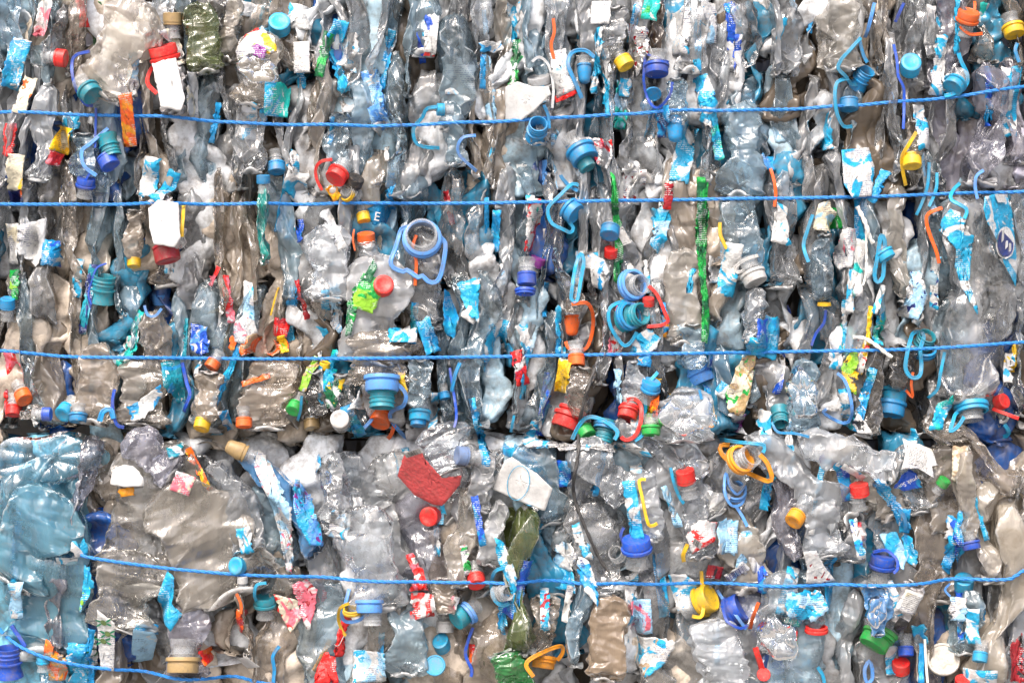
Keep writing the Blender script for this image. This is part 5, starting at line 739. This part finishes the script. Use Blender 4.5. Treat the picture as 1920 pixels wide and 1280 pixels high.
# ---------------------------------------------------------------- bottles, front layer
SHORT = {'g': 'grey clear', 'b': 'brown-stained', 'w': 'pale clear', 'c': 'bluish clear', 't': 'teal tinted', 'l': 'lilac-grey', 'd': 'dark smoky', 'u': 'blue tinted', 'e': 'olive green', 'i': 'milky ivory',
         'W': 'opaque white', 'P': 'light blue', 'n': 'tan', 'C': 'cream', 'k': 'dark brown', 'G': 'green', 'T': 'turquoise'}
BLOCK = []
for name, x, y, w, h, ang, t, yf, kind in LB:
    o = body(x, y, w, h, ang, t, yf, kind)
    cat = 'jug' if 'jug' in name else ('bag' if 'bag' in name else 'bottle')
    if cat == 'bag': o.name = 'crushed_bag'
    register(o, name, x, y, cat, name=name)
    BLOCK.append((x, y, w, h, ang))
ROOTS = []
for name, caps, loops, bd in H:
    pts = [(c[1], c[2]) for c in caps] or [(sum(p[0] for p in loops[0][3]) / len(loops[0][3]), sum(p[1] for p in loops[0][3]) / len(loops[0][3]))]
    px, py = pts[0]
    e = None
    if bd or len(caps) + len(loops) > 1 or (caps and caps[0][0] in 'swb'):
        nm = 'crushed_bottle' if (bd and caps) else ('carry_handle' if not caps else ('cap_with_handle' if loops else 'capped_bottle'))
        e = bpy.data.objects.new(nm, None); COL.objects.link(e); e.empty_display_size = .01
        e.location = (X(px), 0, Z(py))
        if bd:
            o = body(bd[0], bd[1], bd[2], bd[3], bd[4], bd[5], -.05 if bd[5] == 'W' else rb.uniform(-.035, -.015), None, parent=e, name='body', root=e.location, flip=(rb.random() < .5, abs(bd[4]) < 90 and bd[1] < py and abs(bd[1] - py) > 25))
            BLOCK.append((bd[0], bd[1], bd[2], bd[3], bd[4]))
    ROOTS.append(e)
def blocked(x, y):
    for bx, by, w, h, a in BLOCK:
        if w > 96: continue
        th = math.radians(a); dx, dy = x - bx, y - by
        u = dx * math.cos(th) + dy * math.sin(th); v = -dx * math.sin(th) + dy * math.cos(th)
        if (u / (w * .42)) ** 2 + (v / (h * .42)) ** 2 < 1: return True
    return False
rf = random.Random(23)
FILL = []
rows = [(-80, 150), (95, 350), (300, 585), (535, 808)]
for ri, (a, b) in enumerate(rows):
    x = -60 + rf.uniform(0, 30)
    while x < 1990:
        w = rf.choice([26, 30, 36, 40, 46, 54, 66])
        h = (b - a) * rf.uniform(.8, 1.15); cy = (a + b) / 2 + rf.uniform(-30, 30)
        if ri == 3: cy = min(cy, 815 + rf.uniform(-9, 6) - h / 2)
        if not blocked(x, cy): FILL.append((x, cy, w * 1.3, h, rf.gauss(0, 4)))
        x += w * .98
rows = [(838, 985, -24), (940, 1130, -6), (1090, 1320, 0)]
for ri, (a, b, sl_) in enumerate(rows):
    x = 110 if ri < 2 else 60
    while x < 1980:
        w = rf.choice([56, 66, 76, 90, 104])
        h = (b - a) * rf.uniform(.95, 1.25); cy = (a + b) / 2 + rf.uniform(-15, 15)
        if ri == 0: cy = max(cy, 836 + h * .45)
        if not blocked(x, cy): FILL.append((x, cy, w * 1.2, h, rf.gauss(sl_ if x < 1700 else 0, 9)))
        x += w * 1.0
for x, cy, w, h, a in FILL:
    t = tint_at(x, cy)
    q = rf.random()
    if q < .07: t = 'c'
    elif q < .11: t = 'i'
    yf = rf.uniform(-.016, .022)
    if any(bw > 96 and abs(x - bx) < bw * .42 and abs(cy - by) < bh * .45 for bx, by, bw, bh, ba in BLOCK): yf = .012 + rf.uniform(0, .02)
    o = body(x, cy, w, h, a, t, yf, None)
    words = {'cup': 'crushed cup-like'}.get('', 'crushed')
    shape = 'narrow' if w < 50 else ('broad' if w > 95 else 'crushed')
    lean = ' leaning' if abs(a) > 9 else ''
    register(o, f"{SHORT[t]} {shape + ' crushed' if shape != 'crushed' else 'crushed'}{lean} bottle", x, cy, 'bottle', group='crushed clear bottles pressed into the bales')
# ---------------------------------------------------------------- depth map of the bale front
CELL = 5; GX0, GY0 = -200, -200; GW, GH = 2320 // CELL, 1760 // CELL
D = np.full((GH, GW), .09)
allv = np.vstack(BV)
gx = ((allv[:, 0] / S + 960 - GX0) / CELL).astype(int); gy = ((Z0 - allv[:, 2] / S - GY0) / CELL).astype(int)
ok = (gx >= 0) & (gx < GW) & (gy >= 0) & (gy < GH)
np.minimum.at(D, (gy[ok], gx[ok]), allv[ok, 1])
def sh(A, dy, dx): return np.roll(np.roll(A, dy, 0), dx, 1)
M = D.copy()
for dy in (-1, 0, 1):
    for dx in (-1, 0, 1): M = np.minimum(M, sh(D, dy, dx))
def blur(A, k):
    for _ in range(k): A = (sh(A, 1, 0) + sh(A, -1, 0) + sh(A, 0, 1) + sh(A, 0, -1) + 2 * A) / 6
    return A
DS = blur(M, 3)
def depth_at(px, py):
    u = np.clip((np.asarray(px, float) - GX0) / CELL - .5, 0, GW - 2); v = np.clip((np.asarray(py, float) - GY0) / CELL - .5, 0, GH - 2)
    i, j = v.astype(int), u.astype(int); fv, fu = v - i, u - j
    return DS[i, j] * (1 - fv) * (1 - fu) + DS[i + 1, j] * fv * (1 - fu) + DS[i, j + 1] * (1 - fv) * fu + DS[i + 1, j + 1] * fv * fu
def d1(px, py): return float(depth_at(px, py))
LBO = {t['name']: t['o'] for t in THINGS if t['name']}
petal_base(LBO['huge teal crushed water jug'], 78, 862, 96, 52, 8, 't', 16)
petal_base(LBO['domed clear jug base'], 1285, 775, 52, 44, 4, 'w')
petal_base(LBO['clear bottle with star shaped base'], 1508, 738, 33, 44, 6, 'c')
petal_base(LBO['clear round bottle base with turquoise film'], 1462, 1196, 36, 44, 5, 'w')
petal_base(LBO['light blue pear shaped bottle'], 1640, 1144, 22, 28, 3, 'P')
petal_base(LBO['bulging pale bottle under fruit film'], 480, 128, 36, 30, 5, 'i')
# ---------------------------------------------------------------- caps, necks, handles
PARTN = {'s': 'cap', 'w': 'cap', 'b': 'cap', 'd': 'disc', 'ring': 'ring', 'neck': 'neck'}
TOPN = {'s': 'bottle_cap', 'w': 'jug_cap', 'b': 'spout_cap', 'd': 'lid', 'ring': 'neck_ring', 'neck': 'bottle_neck'}
for (name, caps, loops, bd), e in zip(H, ROOTS):
    root = tuple(e.location) if e else (0, 0, 0)
    basey = None; top = e; first = None
    for kd, x, y, r, c, a, t in caps:
        yy = min(d1(x, y), d1(x + r * .5, y), d1(x - r * .5, y)) - r * S * (.08 if kd in 'swb' else .05)
        if basey is not None and abs(x - first[0]) + abs(y - first[1]) < 45: yy = basey + (.003 if kd == 'neck' else 0)
        basey = yy; first = (x, y)
        hgt = {'s': .6, 'w': .3, 'b': .9, 'd': 0, 'ring': 0, 'neck': 0}[kd] * r
        ar, tr_ = math.radians(a), math.radians(t)
        ax = (math.cos(ar) * math.cos(tr_), -math.sin(tr_), math.sin(ar) * math.cos(tr_))
        loc = (X(x) - ax[0] * hgt * S, yy - ax[1] * hgt * S, Z(y) - ax[2] * hgt * S)
        o, _ = put(PARTN[kd] if e else TOPN[kd], unit(kd, c), loc, r * S, a, t, e, root)
        if e is None: top = o
        if kd in 'swb' and e and not any(k[0] == 'neck' for k in caps):
            put('neck', unit('neck', 'clear'), (loc[0] - ax[0] * .3 * r * S, loc[1] - ax[1] * .3 * r * S, loc[2] - ax[2] * .3 * r * S), r * S * .86, a, t, e, root)
    for c, w, cl, pts in loops:
        strip = len(pts) < 4 or 'strip' in name
        o = band(('strap' if strip else 'handle') if e else ('plastic_strap' if strip else 'carry_handle'), pts, w * .84, plastic(c), bool(cl), e, root, lift=w * .55, twist=.35 if not caps else .2)
        if e is None:
            cpt = np.mean(np.array(pts, float), 0); L_ = Vector((X(cpt[0]), 0, Z(cpt[1])))
            o.data.transform(Matrix.Translation(-L_)); o.location = L_; top = o
    x, y = (caps[0][1], caps[0][2]) if caps else np.mean(np.array(loops[0][3], float), 0)
    cat = 'bottle' if bd else ('cap' if caps and caps[0][0] in 'swb' else ('lid' if caps and caps[0][0] == 'd' else ('neck' if caps else ('strap' if ('strip' in name or 'strap' in name) else 'handle'))))
    register(top, name, x, y, cat, name=name)
# ---------------------------------------------------------------- films, labels, papers
SCR = {}
rs3 = random.Random(77)
for _ in range(85):                                   # the many small torn slivers of printed film wedged between the bottles
    y = rs3.uniform(5, 1265); x = rs3.uniform(0, 1915) if rs3.random() < .35 else rs3.uniform(520, 1915)
    w = rs3.uniform(7, 20); h = rs3.uniform(35, 120); q = rs3.random()
    c = ('bcyan', 'cyan', None) if q < .34 else (('bcyan', 'white', None) if q < .6 else (('lblue', 'white', 'bcyan') if q < .78 else (('white', 'lblue', None) if q < .9 else ('royal', 'cyan', None))))
    if y > 800 or q > .97: w *= 1.3
    F_.append((None, (x, y, w, h, rs3.gauss(0, 9)), c[0], c[1], c[2], .5, 'film'))
N0 = len(F_) - 85
for i, (name, shape, c1, c2, c3, bias, noun) in enumerate(F_):
    if isinstance(shape, tuple):
        poly = rect(*shape); x, y = shape[0], shape[1]
    else: poly = shape; x, y = np.mean(np.array(poly, float), 0)
    flat = noun in ('paper', 'carton', 'pouch', 'sticker', 'cup') or name in ('orange foil label', 'cyan label with navy emblem', 'olive printed label', 'pale label with cyan band', 'big torn cyan and white label')
    c = np.mean(np.array(poly, float), 0)
    if name is None: poly = [tuple(c + (np.array(p) - c) * 1.12) for p in poly]
    und = name is None and ((i * 37 % 10) < 4 or i >= N0 and i % 5)
    nn = {'label': 'label_scrap', 'film': 'film_scrap', 'paper': 'paper_scrap', 'sticker': 'sticker', 'foil': 'foil_scrap', 'pouch': 'crushed_pouch', 'carton': 'crushed_carton', 'strip': 'film_scrap', 'cup': 'torn_cup'}[noun]
    m = printed(c1, c2, c3, bias if c2 and c2 != c1 else .5, .55 if noun in ('paper', 'carton') else .28)
    o, cw = scrap(nn, poly, m, lift=(7 if flat else 4) if name else 2, amp=.0022 if flat else .0055, ragged=.4 if flat else 1.3, under=und, flat=flat)
    SCR[name] = (o, cw)
    nm = name or f"torn {CW[c1]}{' and ' + CW[c2] if c2 and c2 != c1 else ''} {noun} scrap"
    register(o, nm, x, y, {'pouch': 'pouch', 'carton': 'carton', 'paper': 'paper', 'foil': 'foil', 'cup': 'cup', 'label': 'label', 'sticker': 'sticker'}.get(noun, 'film'), name=name)
# writing and marks, lying on their films
def bars(owner, quad, n, mat, name='barcode', seed=1):
    o0, cw = SCR[owner]; rr = random.Random(seed); a, b, c, d = map(np.array, quad)     # a-b along the code, a-d across it
    V = []; F = []; u = 0.
    L = n * 2.1
    while u < L:
        wd = rr.choice([.6, .8, 1.4])
        q = []
        for uu, vv in ((u / L, 0), (min(1, (u + wd) / L), 0), (min(1, (u + wd) / L), 1), (u / L, 1)):
            p = a + (b - a) * uu + (d - a) * vv; q.append(p)
        k = len(V)
        V += [(X(p[0]) - cw[0], d1(p[0], p[1]) - .0085 - cw[1], Z(p[1]) - cw[2]) for p in q]; F.append((k, k + 1, k + 2, k + 3)); u += wd + rr.choice([.7, 1., 1.5])
    return V, F, o0
def front_of(owner, px, py):
    o0, cw = SCR[owner]; co = np.array([v.co[:] for v in o0.data.vertices]) + cw
    q = np.hypot(co[:, 0] - X(px), co[:, 2] - Z(py)); return float(co[np.argsort(q)[:6], 1].min())
INK = plastic('black'); WH = plastic('white'); NV = plastic('navy')
def mark(owner, name, V2, faces, mat, lift=.0012):
    """flat print laid on a film: V2 are photo pixels"""
    o0, cw = SCR[owner]; co = np.array([v.co[:] for v in o0.data.vertices]) + cw
    V = []
    for x, y in V2:
        q = np.hypot(co[:, 0] - X(x), co[:, 2] - Z(y)); k = np.argsort(q)[:5]
        V.append((X(x) - cw[0], float(co[k, 1].min()) - lift - cw[1], Z(y) - cw[2]))
    o = mesh_obj(name, V, faces, mat, False); o.parent = o0; return o
def barcode(owner, a, b, d, n, back=True, ink=INK, seed=1):
    rr = random.Random(seed); a, b, d = np.array(a, float), np.array(b, float), np.array(d, float)
    if back:
        q = [a + (b - a) * u + (d - a) * v for u, v in ((-.05, -.05), (1.05, -.05), (1.05, 1.05), (-.05, 1.05))]
        mark(owner, 'barcode_panel', q, [(0, 1, 2, 3)], WH, .0010)
    V = []; F = []; u = 0.; wid = [rr.choice([.5, .8, 1.3]) for _ in range(n)]; gap = [rr.choice([.6, .9, 1.3]) for _ in range(n)]; L = sum(wid) + sum(gap)
    for wd, gp in zip(wid, gap):
        k = len(V)
        for uu, vv in ((u / L, 0), ((u + wd) / L, 0), ((u + wd) / L, 1), (u / L, 1)): V.append(a + (b - a) * uu + (d - a) * vv)
        F.append((k, k + 1, k + 2, k + 3)); u += wd + gp
    mark(owner, 'barcode', V, F, ink, .0016)
barcode('red pouch with barcode', (760, 848), (788, 838), (765, 856), 16)
barcode('long green barcode film', (1157, 428), (1172, 456), (1171, 423), 0 or 12, seed=3)
barcode('red barcode film', (1298, 1018), (1312, 1028), (1302, 1008), 9, seed=4)
barcode('barcode label', (1366, 1086), (1400, 1062), (1373, 1097), 18, False, NV, 5)
barcode('white and blue box label', (1087, 1052), (1092, 1066), (1093, 1050), 0 or 6, False, NV, 6)
def textmark(owner, txt, x, y, size, rot, mat, squeeze=1.):
    cu = bpy.data.curves.new('lettering', 'FONT'); cu.body = txt; cu.size = size * S; cu.align_x = 'CENTER'; cu.align_y = 'CENTER'; cu.extrude = .0001
    tmp = bpy.data.objects.new('lettering', cu); COL.objects.link(tmp); dg = bpy.context.evaluated_depsgraph_get(); me = bpy.data.meshes.new_from_object(tmp.evaluated_get(dg)); bpy.data.objects.remove(tmp)
    o0, cw = SCR[owner]; me.materials.clear(); me.materials.append(mat); th = math.radians(rot)
    y0 = min(front_of(owner, x + dx * size * .5, y + dy * size * .5) for dx in (-2, -1, 0, 1, 2) for dy in (-1, 0, 1) if abs(dx) * size * .5 < 30)
    o = bpy.data.objects.new('lettering', me); COL.objects.link(o); o.parent = o0
    o.rotation_euler = (math.radians(90), th, 0); o.location = (X(x) - cw[0], y0 - .0012 - cw[1], Z(y) - cw[2]); o.scale = (squeeze, 1, 1); return o
textmark('blue label with white letter', 'E', 704, 404, 24, 10, WH)
textmark('dark blue lettered film', 'Kaynak Suyu', 1708, 904, 12, 155, WH, .95)
# printed small text lines, too small to read
def lines(owner, a, b, d, n, mat=INK, seed=2):
    rr = random.Random(seed); a, b, d = np.array(a, float), np.array(b, float), np.array(d, float); V = []; F = []
    for i in range(n):
        v = (i + .3) / n; u = 0
        while u < .94:
            wd = rr.uniform(.03, .11); k = len(V)
            for uu, vv in ((u, v), (min(1, u + wd), v), (min(1, u + wd), v + .28 / n), (u, v + .28 / n)): V.append(a + (b - a) * uu + (d - a) * vv)
            F.append((k, k + 1, k + 2, k + 3)); u += wd + .03
    mark(owner, 'small_print', V, F, mat, .0012)
lines('torn printed paper', (1703, 832), (1742, 848), (1700, 868), 13)
lines('text label on white bottle', (1697, 1106), (1722, 1116), (1684, 1134), 9)
lines('long green barcode film', (1156, 462), (1172, 456), (1156, 490), 8, WH)
lines('long green strip', (1313, 400), (1328, 398), (1316, 450), 12, WH, 7)
# olives
def blob(x, y, a, b, th, n=14):
    return [(x + a * math.cos(t) * math.cos(th) - b * math.sin(t) * math.sin(th), y + a * math.cos(t) * math.sin(th) + b * math.sin(t) * math.cos(th)) for t in (i / n * 6.283 for i in range(n))]
OL = simple('olive_print', (.13, .2, .06), .5, 200); LF = simple('leaf_print', (.01, .22, .10), .5, 200)
for (x, y) in ((197, 1165), (203, 1187), (193, 1202)):
    mark('olive printed label', 'olive_print', blob(x, y, 6.5, 5, .6), [tuple(range(14))], OL, .0016)
    for k, a in enumerate((-.5, .4, 2.6, 3.5)): mark('olive printed label', 'leaf_print', blob(x + 11 * math.cos(a), y + 9 * math.sin(a), 6, 1.8, a, 10), [tuple(range(10))], LF, .0013 + k * .0001)
# emblem: navy roundel with white slashes
mark('cyan label with navy emblem', 'emblem', blob(1885, 455, 24, 31, .25, 24), [tuple(range(24))], WH, .0022)
mark('cyan label with navy emblem', 'emblem', blob(1885, 455, 21, 27, .25, 24), [tuple(range(24))], NV, .0026)
for k, (x0, y0) in enumerate(((1876, 440), (1886, 452), (1894, 462))): mark('cyan label with navy emblem', 'emblem', [(x0, y0 - 6), (x0 + 7, y0 - 10), (x0 + 4, y0 + 10), (x0 - 3, y0 + 16)], [(0, 1, 2, 3)], WH, .003)
mark('cyan label with navy emblem', 'emblem', [(1862, 365), (1886, 363), (1892, 378), (1870, 380)], [(0, 1, 2, 3)], WH, .0022)
# circle on the carton, swoosh on the red label
CY = plastic('bcyan')
ci = blob(972, 905, 21, 34, .2, 30); co_ = blob(972, 905, 19.6, 32.6, .2, 30)
mark('white and cyan carton', 'printed_ring', ci + co_, [(i, (i + 1) % 30, 30 + (i + 1) % 30, 30 + i) for i in range(30)], CY, .0016)
sw = [(632 - 8 + i * 2.2, 1212 + 7 * math.sin(i * .5) - i * 1.2) for i in range(9)]
mark('red swoosh label', 'swoosh', [(x, y - 1.2) for x, y in sw] + [(x, y + 1.2) for x, y in sw], [(i, i + 1, 10 + i, 9 + i) for i in range(8)], WH, .0014)
mark('cyan film strip with green dot', 'green_dot', blob(152, 1130, 4, 5, 0, 12), [tuple(range(12))], plastic('lime'), .0016)
# ---------------------------------------------------------------- baling twine
DM = M.copy()
for _ in range(3):
    DM = np.minimum(DM, np.minimum(sh(DM, 0, 1), sh(DM, 0, -1)))
DM = blur(DM, 3)
def twine_mat(col, name):
    m, n, N, L = newmat(name); v, oi = coords(N, L, (1, 1, 1)); f = noise(N, L, v, 700, 3)
    base = mixc(N, L, ramp(N, L, f, .35, .65), col, tuple(min(1, c * 1.6 + .03) for c in col)); base = mixc(N, L, ramp(N, L, noise(N, L, v, 90, 3), .58, .75, 0, .4), base, (.2, .18, .15))
    bp = N('Bump'); bp.inputs['Strength'].default_value = .7; bp.inputs['Distance'].default_value = .0006; L(f, bp.inputs['Height'])
    pb = N('BsdfPrincipled'); L(base, pb.inputs['Base Color']); pb.inputs['Roughness'].default_value = .5; L(bp.outputs[0], pb.inputs['Normal'])
    o = N('OutputMaterial'); L(pb.outputs[0], o.inputs[0]); return m
TW = twine_mat((.01, .17, .50), 'blue_twine'); BK = twine_mat((.03, .028, .027), 'black_cord'); WT = twine_mat((.62, .6, .55), 'white_cord')
def rope(name, pts, r, off, mat, pitch=42., strands=3, lift=1.5, fuzz=0, smooth=30):
    C = catmull(pts, False, 3.0); n = len(C)
    u = np.clip((C[:, 0] - GX0) / CELL, 0, GW - 1).astype(int); v = np.clip((C[:, 1] - GY0) / CELL, 0, GH - 1).astype(int)
    y = smooth1(DM[v, u], smooth, False) - (lift + off + r) * S
    k = 8; V = []; F = []; s = np.cumsum(np.r_[0, np.linalg.norm(np.diff(C, axis=0), axis=1)])
    tg = np.gradient(C, axis=0); tg /= np.linalg.norm(tg, axis=1, keepdims=True)
    for q in range(strands):
        b0 = len(V)
        for i in range(n):
            ph = s[i] / pitch * 6.283 + q * 6.283 / strands; nx, ny = -tg[i, 1], tg[i, 0]
            cu, cv = off * math.cos(ph), off * math.sin(ph)
            for j in range(k):
                t = j / k * 6.283; a = cu + r * math.cos(t); b = cv + r * math.sin(t)
                V.append((X(C[i, 0] + nx * a), y[i] + b * S, Z(C[i, 1] + ny * a)))
        F += [(b0 + i * k + j, b0 + i * k + (j + 1) % k, b0 + (i + 1) * k + (j + 1) % k, b0 + (i + 1) * k + j) for i in range(n - 1) for j in range(k)]
        F += [tuple(b0 + j for j in range(k))[::-1], tuple(b0 + (n - 1) * k + j for j in range(k))]
    return mesh_obj(name, V, F, mat)
TWS = [('topmost blue twine across the upper bale', [(-150, 203), (0, 206), (120, 211), (240, 215), (360, 221), (480, 228), (600, 231), (720, 233), (850, 228), (980, 222), (1110, 214), (1240, 207), (1420, 202), (1650, 190), (1800, 177), (1920, 160), (2060, 140)]),
       ('second blue twine from the top, nearly level', [(-150, 379), (0, 380), (250, 381), (500, 380), (740, 378), (980, 377), (1250, 372), (1420, 370), (1640, 366), (1800, 360), (1920, 357), (2060, 352)]),
       ('third blue twine low on the upper bale', [(-150, 650), (0, 658), (60, 664), (130, 669), (320, 671), (500, 673), (740, 671), (980, 668), (1120, 665), (1250, 663), (1420, 661), (1560, 658), (1700, 655), (1820, 649), (1920, 642), (2060, 634)]),
       ('blue twine across the middle of the lower bale', [(152, 1040), (175, 1045), (240, 1055), (300, 1063), (390, 1072), (480, 1079), (600, 1085), (700, 1089), (850, 1091), (1000, 1093), (1150, 1096), (1300, 1099), (1500, 1098), (1700, 1093), (1800, 1088), (1885, 1086), (1905, 1078), (1930, 1066), (2040, 1040)]),
       ('lowest blue twine slanting down at bottom left', [(-60, 1168), (0, 1198), (40, 1218), (90, 1236), (150, 1251), (220, 1261), (300, 1270), (400, 1278), (520, 1290), (640, 1304)])]
for lb, pts in TWS:
    o = rope('baling_twine', pts, 1.85, 1.65, TW, lift=4 if 'lowest' in lb else (1 if 'middle' in lb else -2.5), smooth=150); o['label'] = lb; o['category'] = 'twine'; o['group'] = 'blue twines tied round the bales'
o = rope('black_cord', [(1116, 690), (1103, 725), (1094, 760), (1086, 800), (1084, 850), (1076, 900), (1078, 935), (1088, 965), (1102, 1000), (1118, 1035), (1130, 1058), (1143, 1075)], 2.4, 1.2, BK, 60, 2, 1, smooth=12); o['label'] = 'thin black cord hanging across both bales'; o['category'] = 'cord'
o = rope('white_cord', [(1612, 385), (1624, 410), (1634, 440), (1643, 455)], 3., 1.5, WT, 30, 2, 2, smooth=8); o['label'] = 'short frayed white cord end under the second twine'; o['category'] = 'cord'
o = rope('white_cord', [(1628, 420), (1630, 470), (1628, 510), (1622, 535)], 1.7, .8, WT, 30, 2, 2, smooth=8); o['label'] = 'long thin white cord hanging below the second twine'; o['category'] = 'cord'
o = rope('white_cord', [(1605, 632), (1625, 634), (1645, 648), (1662, 662), (1674, 670)], 2.8, 1.2, WT, 30, 2, 3, smooth=8); o['label'] = 'white cord lying over the third twine'; o['category'] = 'cord'
o = rope('drinking_straw', [(1740, 1202), (1742, 1240), (1744, 1290)], 2.6, 0, WT, 30, 1, 3, smooth=20); o['label'] = 'thin pale straw standing beside the dirty white lid'; o['category'] = 'straw'
# ---------------------------------------------------------------- labels that single each thing out
def zone(y, x):
    if y < 205: return 'above the top twine'
    if y < 372: return 'between first and second twine'
    if y < 662: return 'between second and third twine'
    if y < 822: return 'under the third twine'
    if y < 1085: return 'above the fourth twine'
    return 'below the fourth twine'
ANC = [t for t in THINGS if t['name']]
EDGE = dict(name='left rim of the picture', x=-20, y=0)
def rel(dx, dy):
    if abs(dx) > abs(dy) * .8: return 'right of' if dx > 0 else 'left of'
    return 'below' if dy > 0 else 'above'
for t in THINGS:
    if t['name']:
        n = t['name']; z = zone(t['y'], t['x'])
        t['label'] = n if len(n.split()) >= 5 and any(w in n for w in ('twine', 'crevice', 'bottom', 'rim', 'corner')) else f"{n} {z}"
        if len(t['label'].split()) > 16: t['label'] = n
seen = {}
rest = [t for t in THINGS if not t['name']]
for t in rest:
    b = min(ANC, key=lambda a: math.hypot(a['x'] - t['x'], a['y'] - t['y']) + 6 * len(a['name'].split()))
    t['key'] = (t['base'], rel(t['x'] - b['x'], t['y'] - b['y']), b['name']); t['dist'] = math.hypot(b['x'] - t['x'], b['y'] - t['y'])
    seen.setdefault(t['key'], []).append(t)
for k, L_ in seen.items():
    L_.sort(key=lambda t: t['dist'])
    for i, t in enumerate(L_):
        s = f"{k[0]} just {k[1]} the {k[2]}" if len(L_) == 1 else f"{k[0]} {'nearest' if i == 0 else ('second' if i == 1 else 'third')} {k[1]} the {k[2]}"
        w = s.replace(' just ', ' ') if len(s.split()) > 16 else s
        if len(w.split()) > 16: w = w.replace(' scrap', '').replace('the ', '')
        t['label'] = w
for t in THINGS: t['o']['label'] = t['label']
print('COUNTS', len(LB), len(H), len(F_), len(FILL), 'max words', max(len(t['label'].split()) for t in THINGS), 'dups', len(THINGS) - len({t['label'] for t in THINGS}))
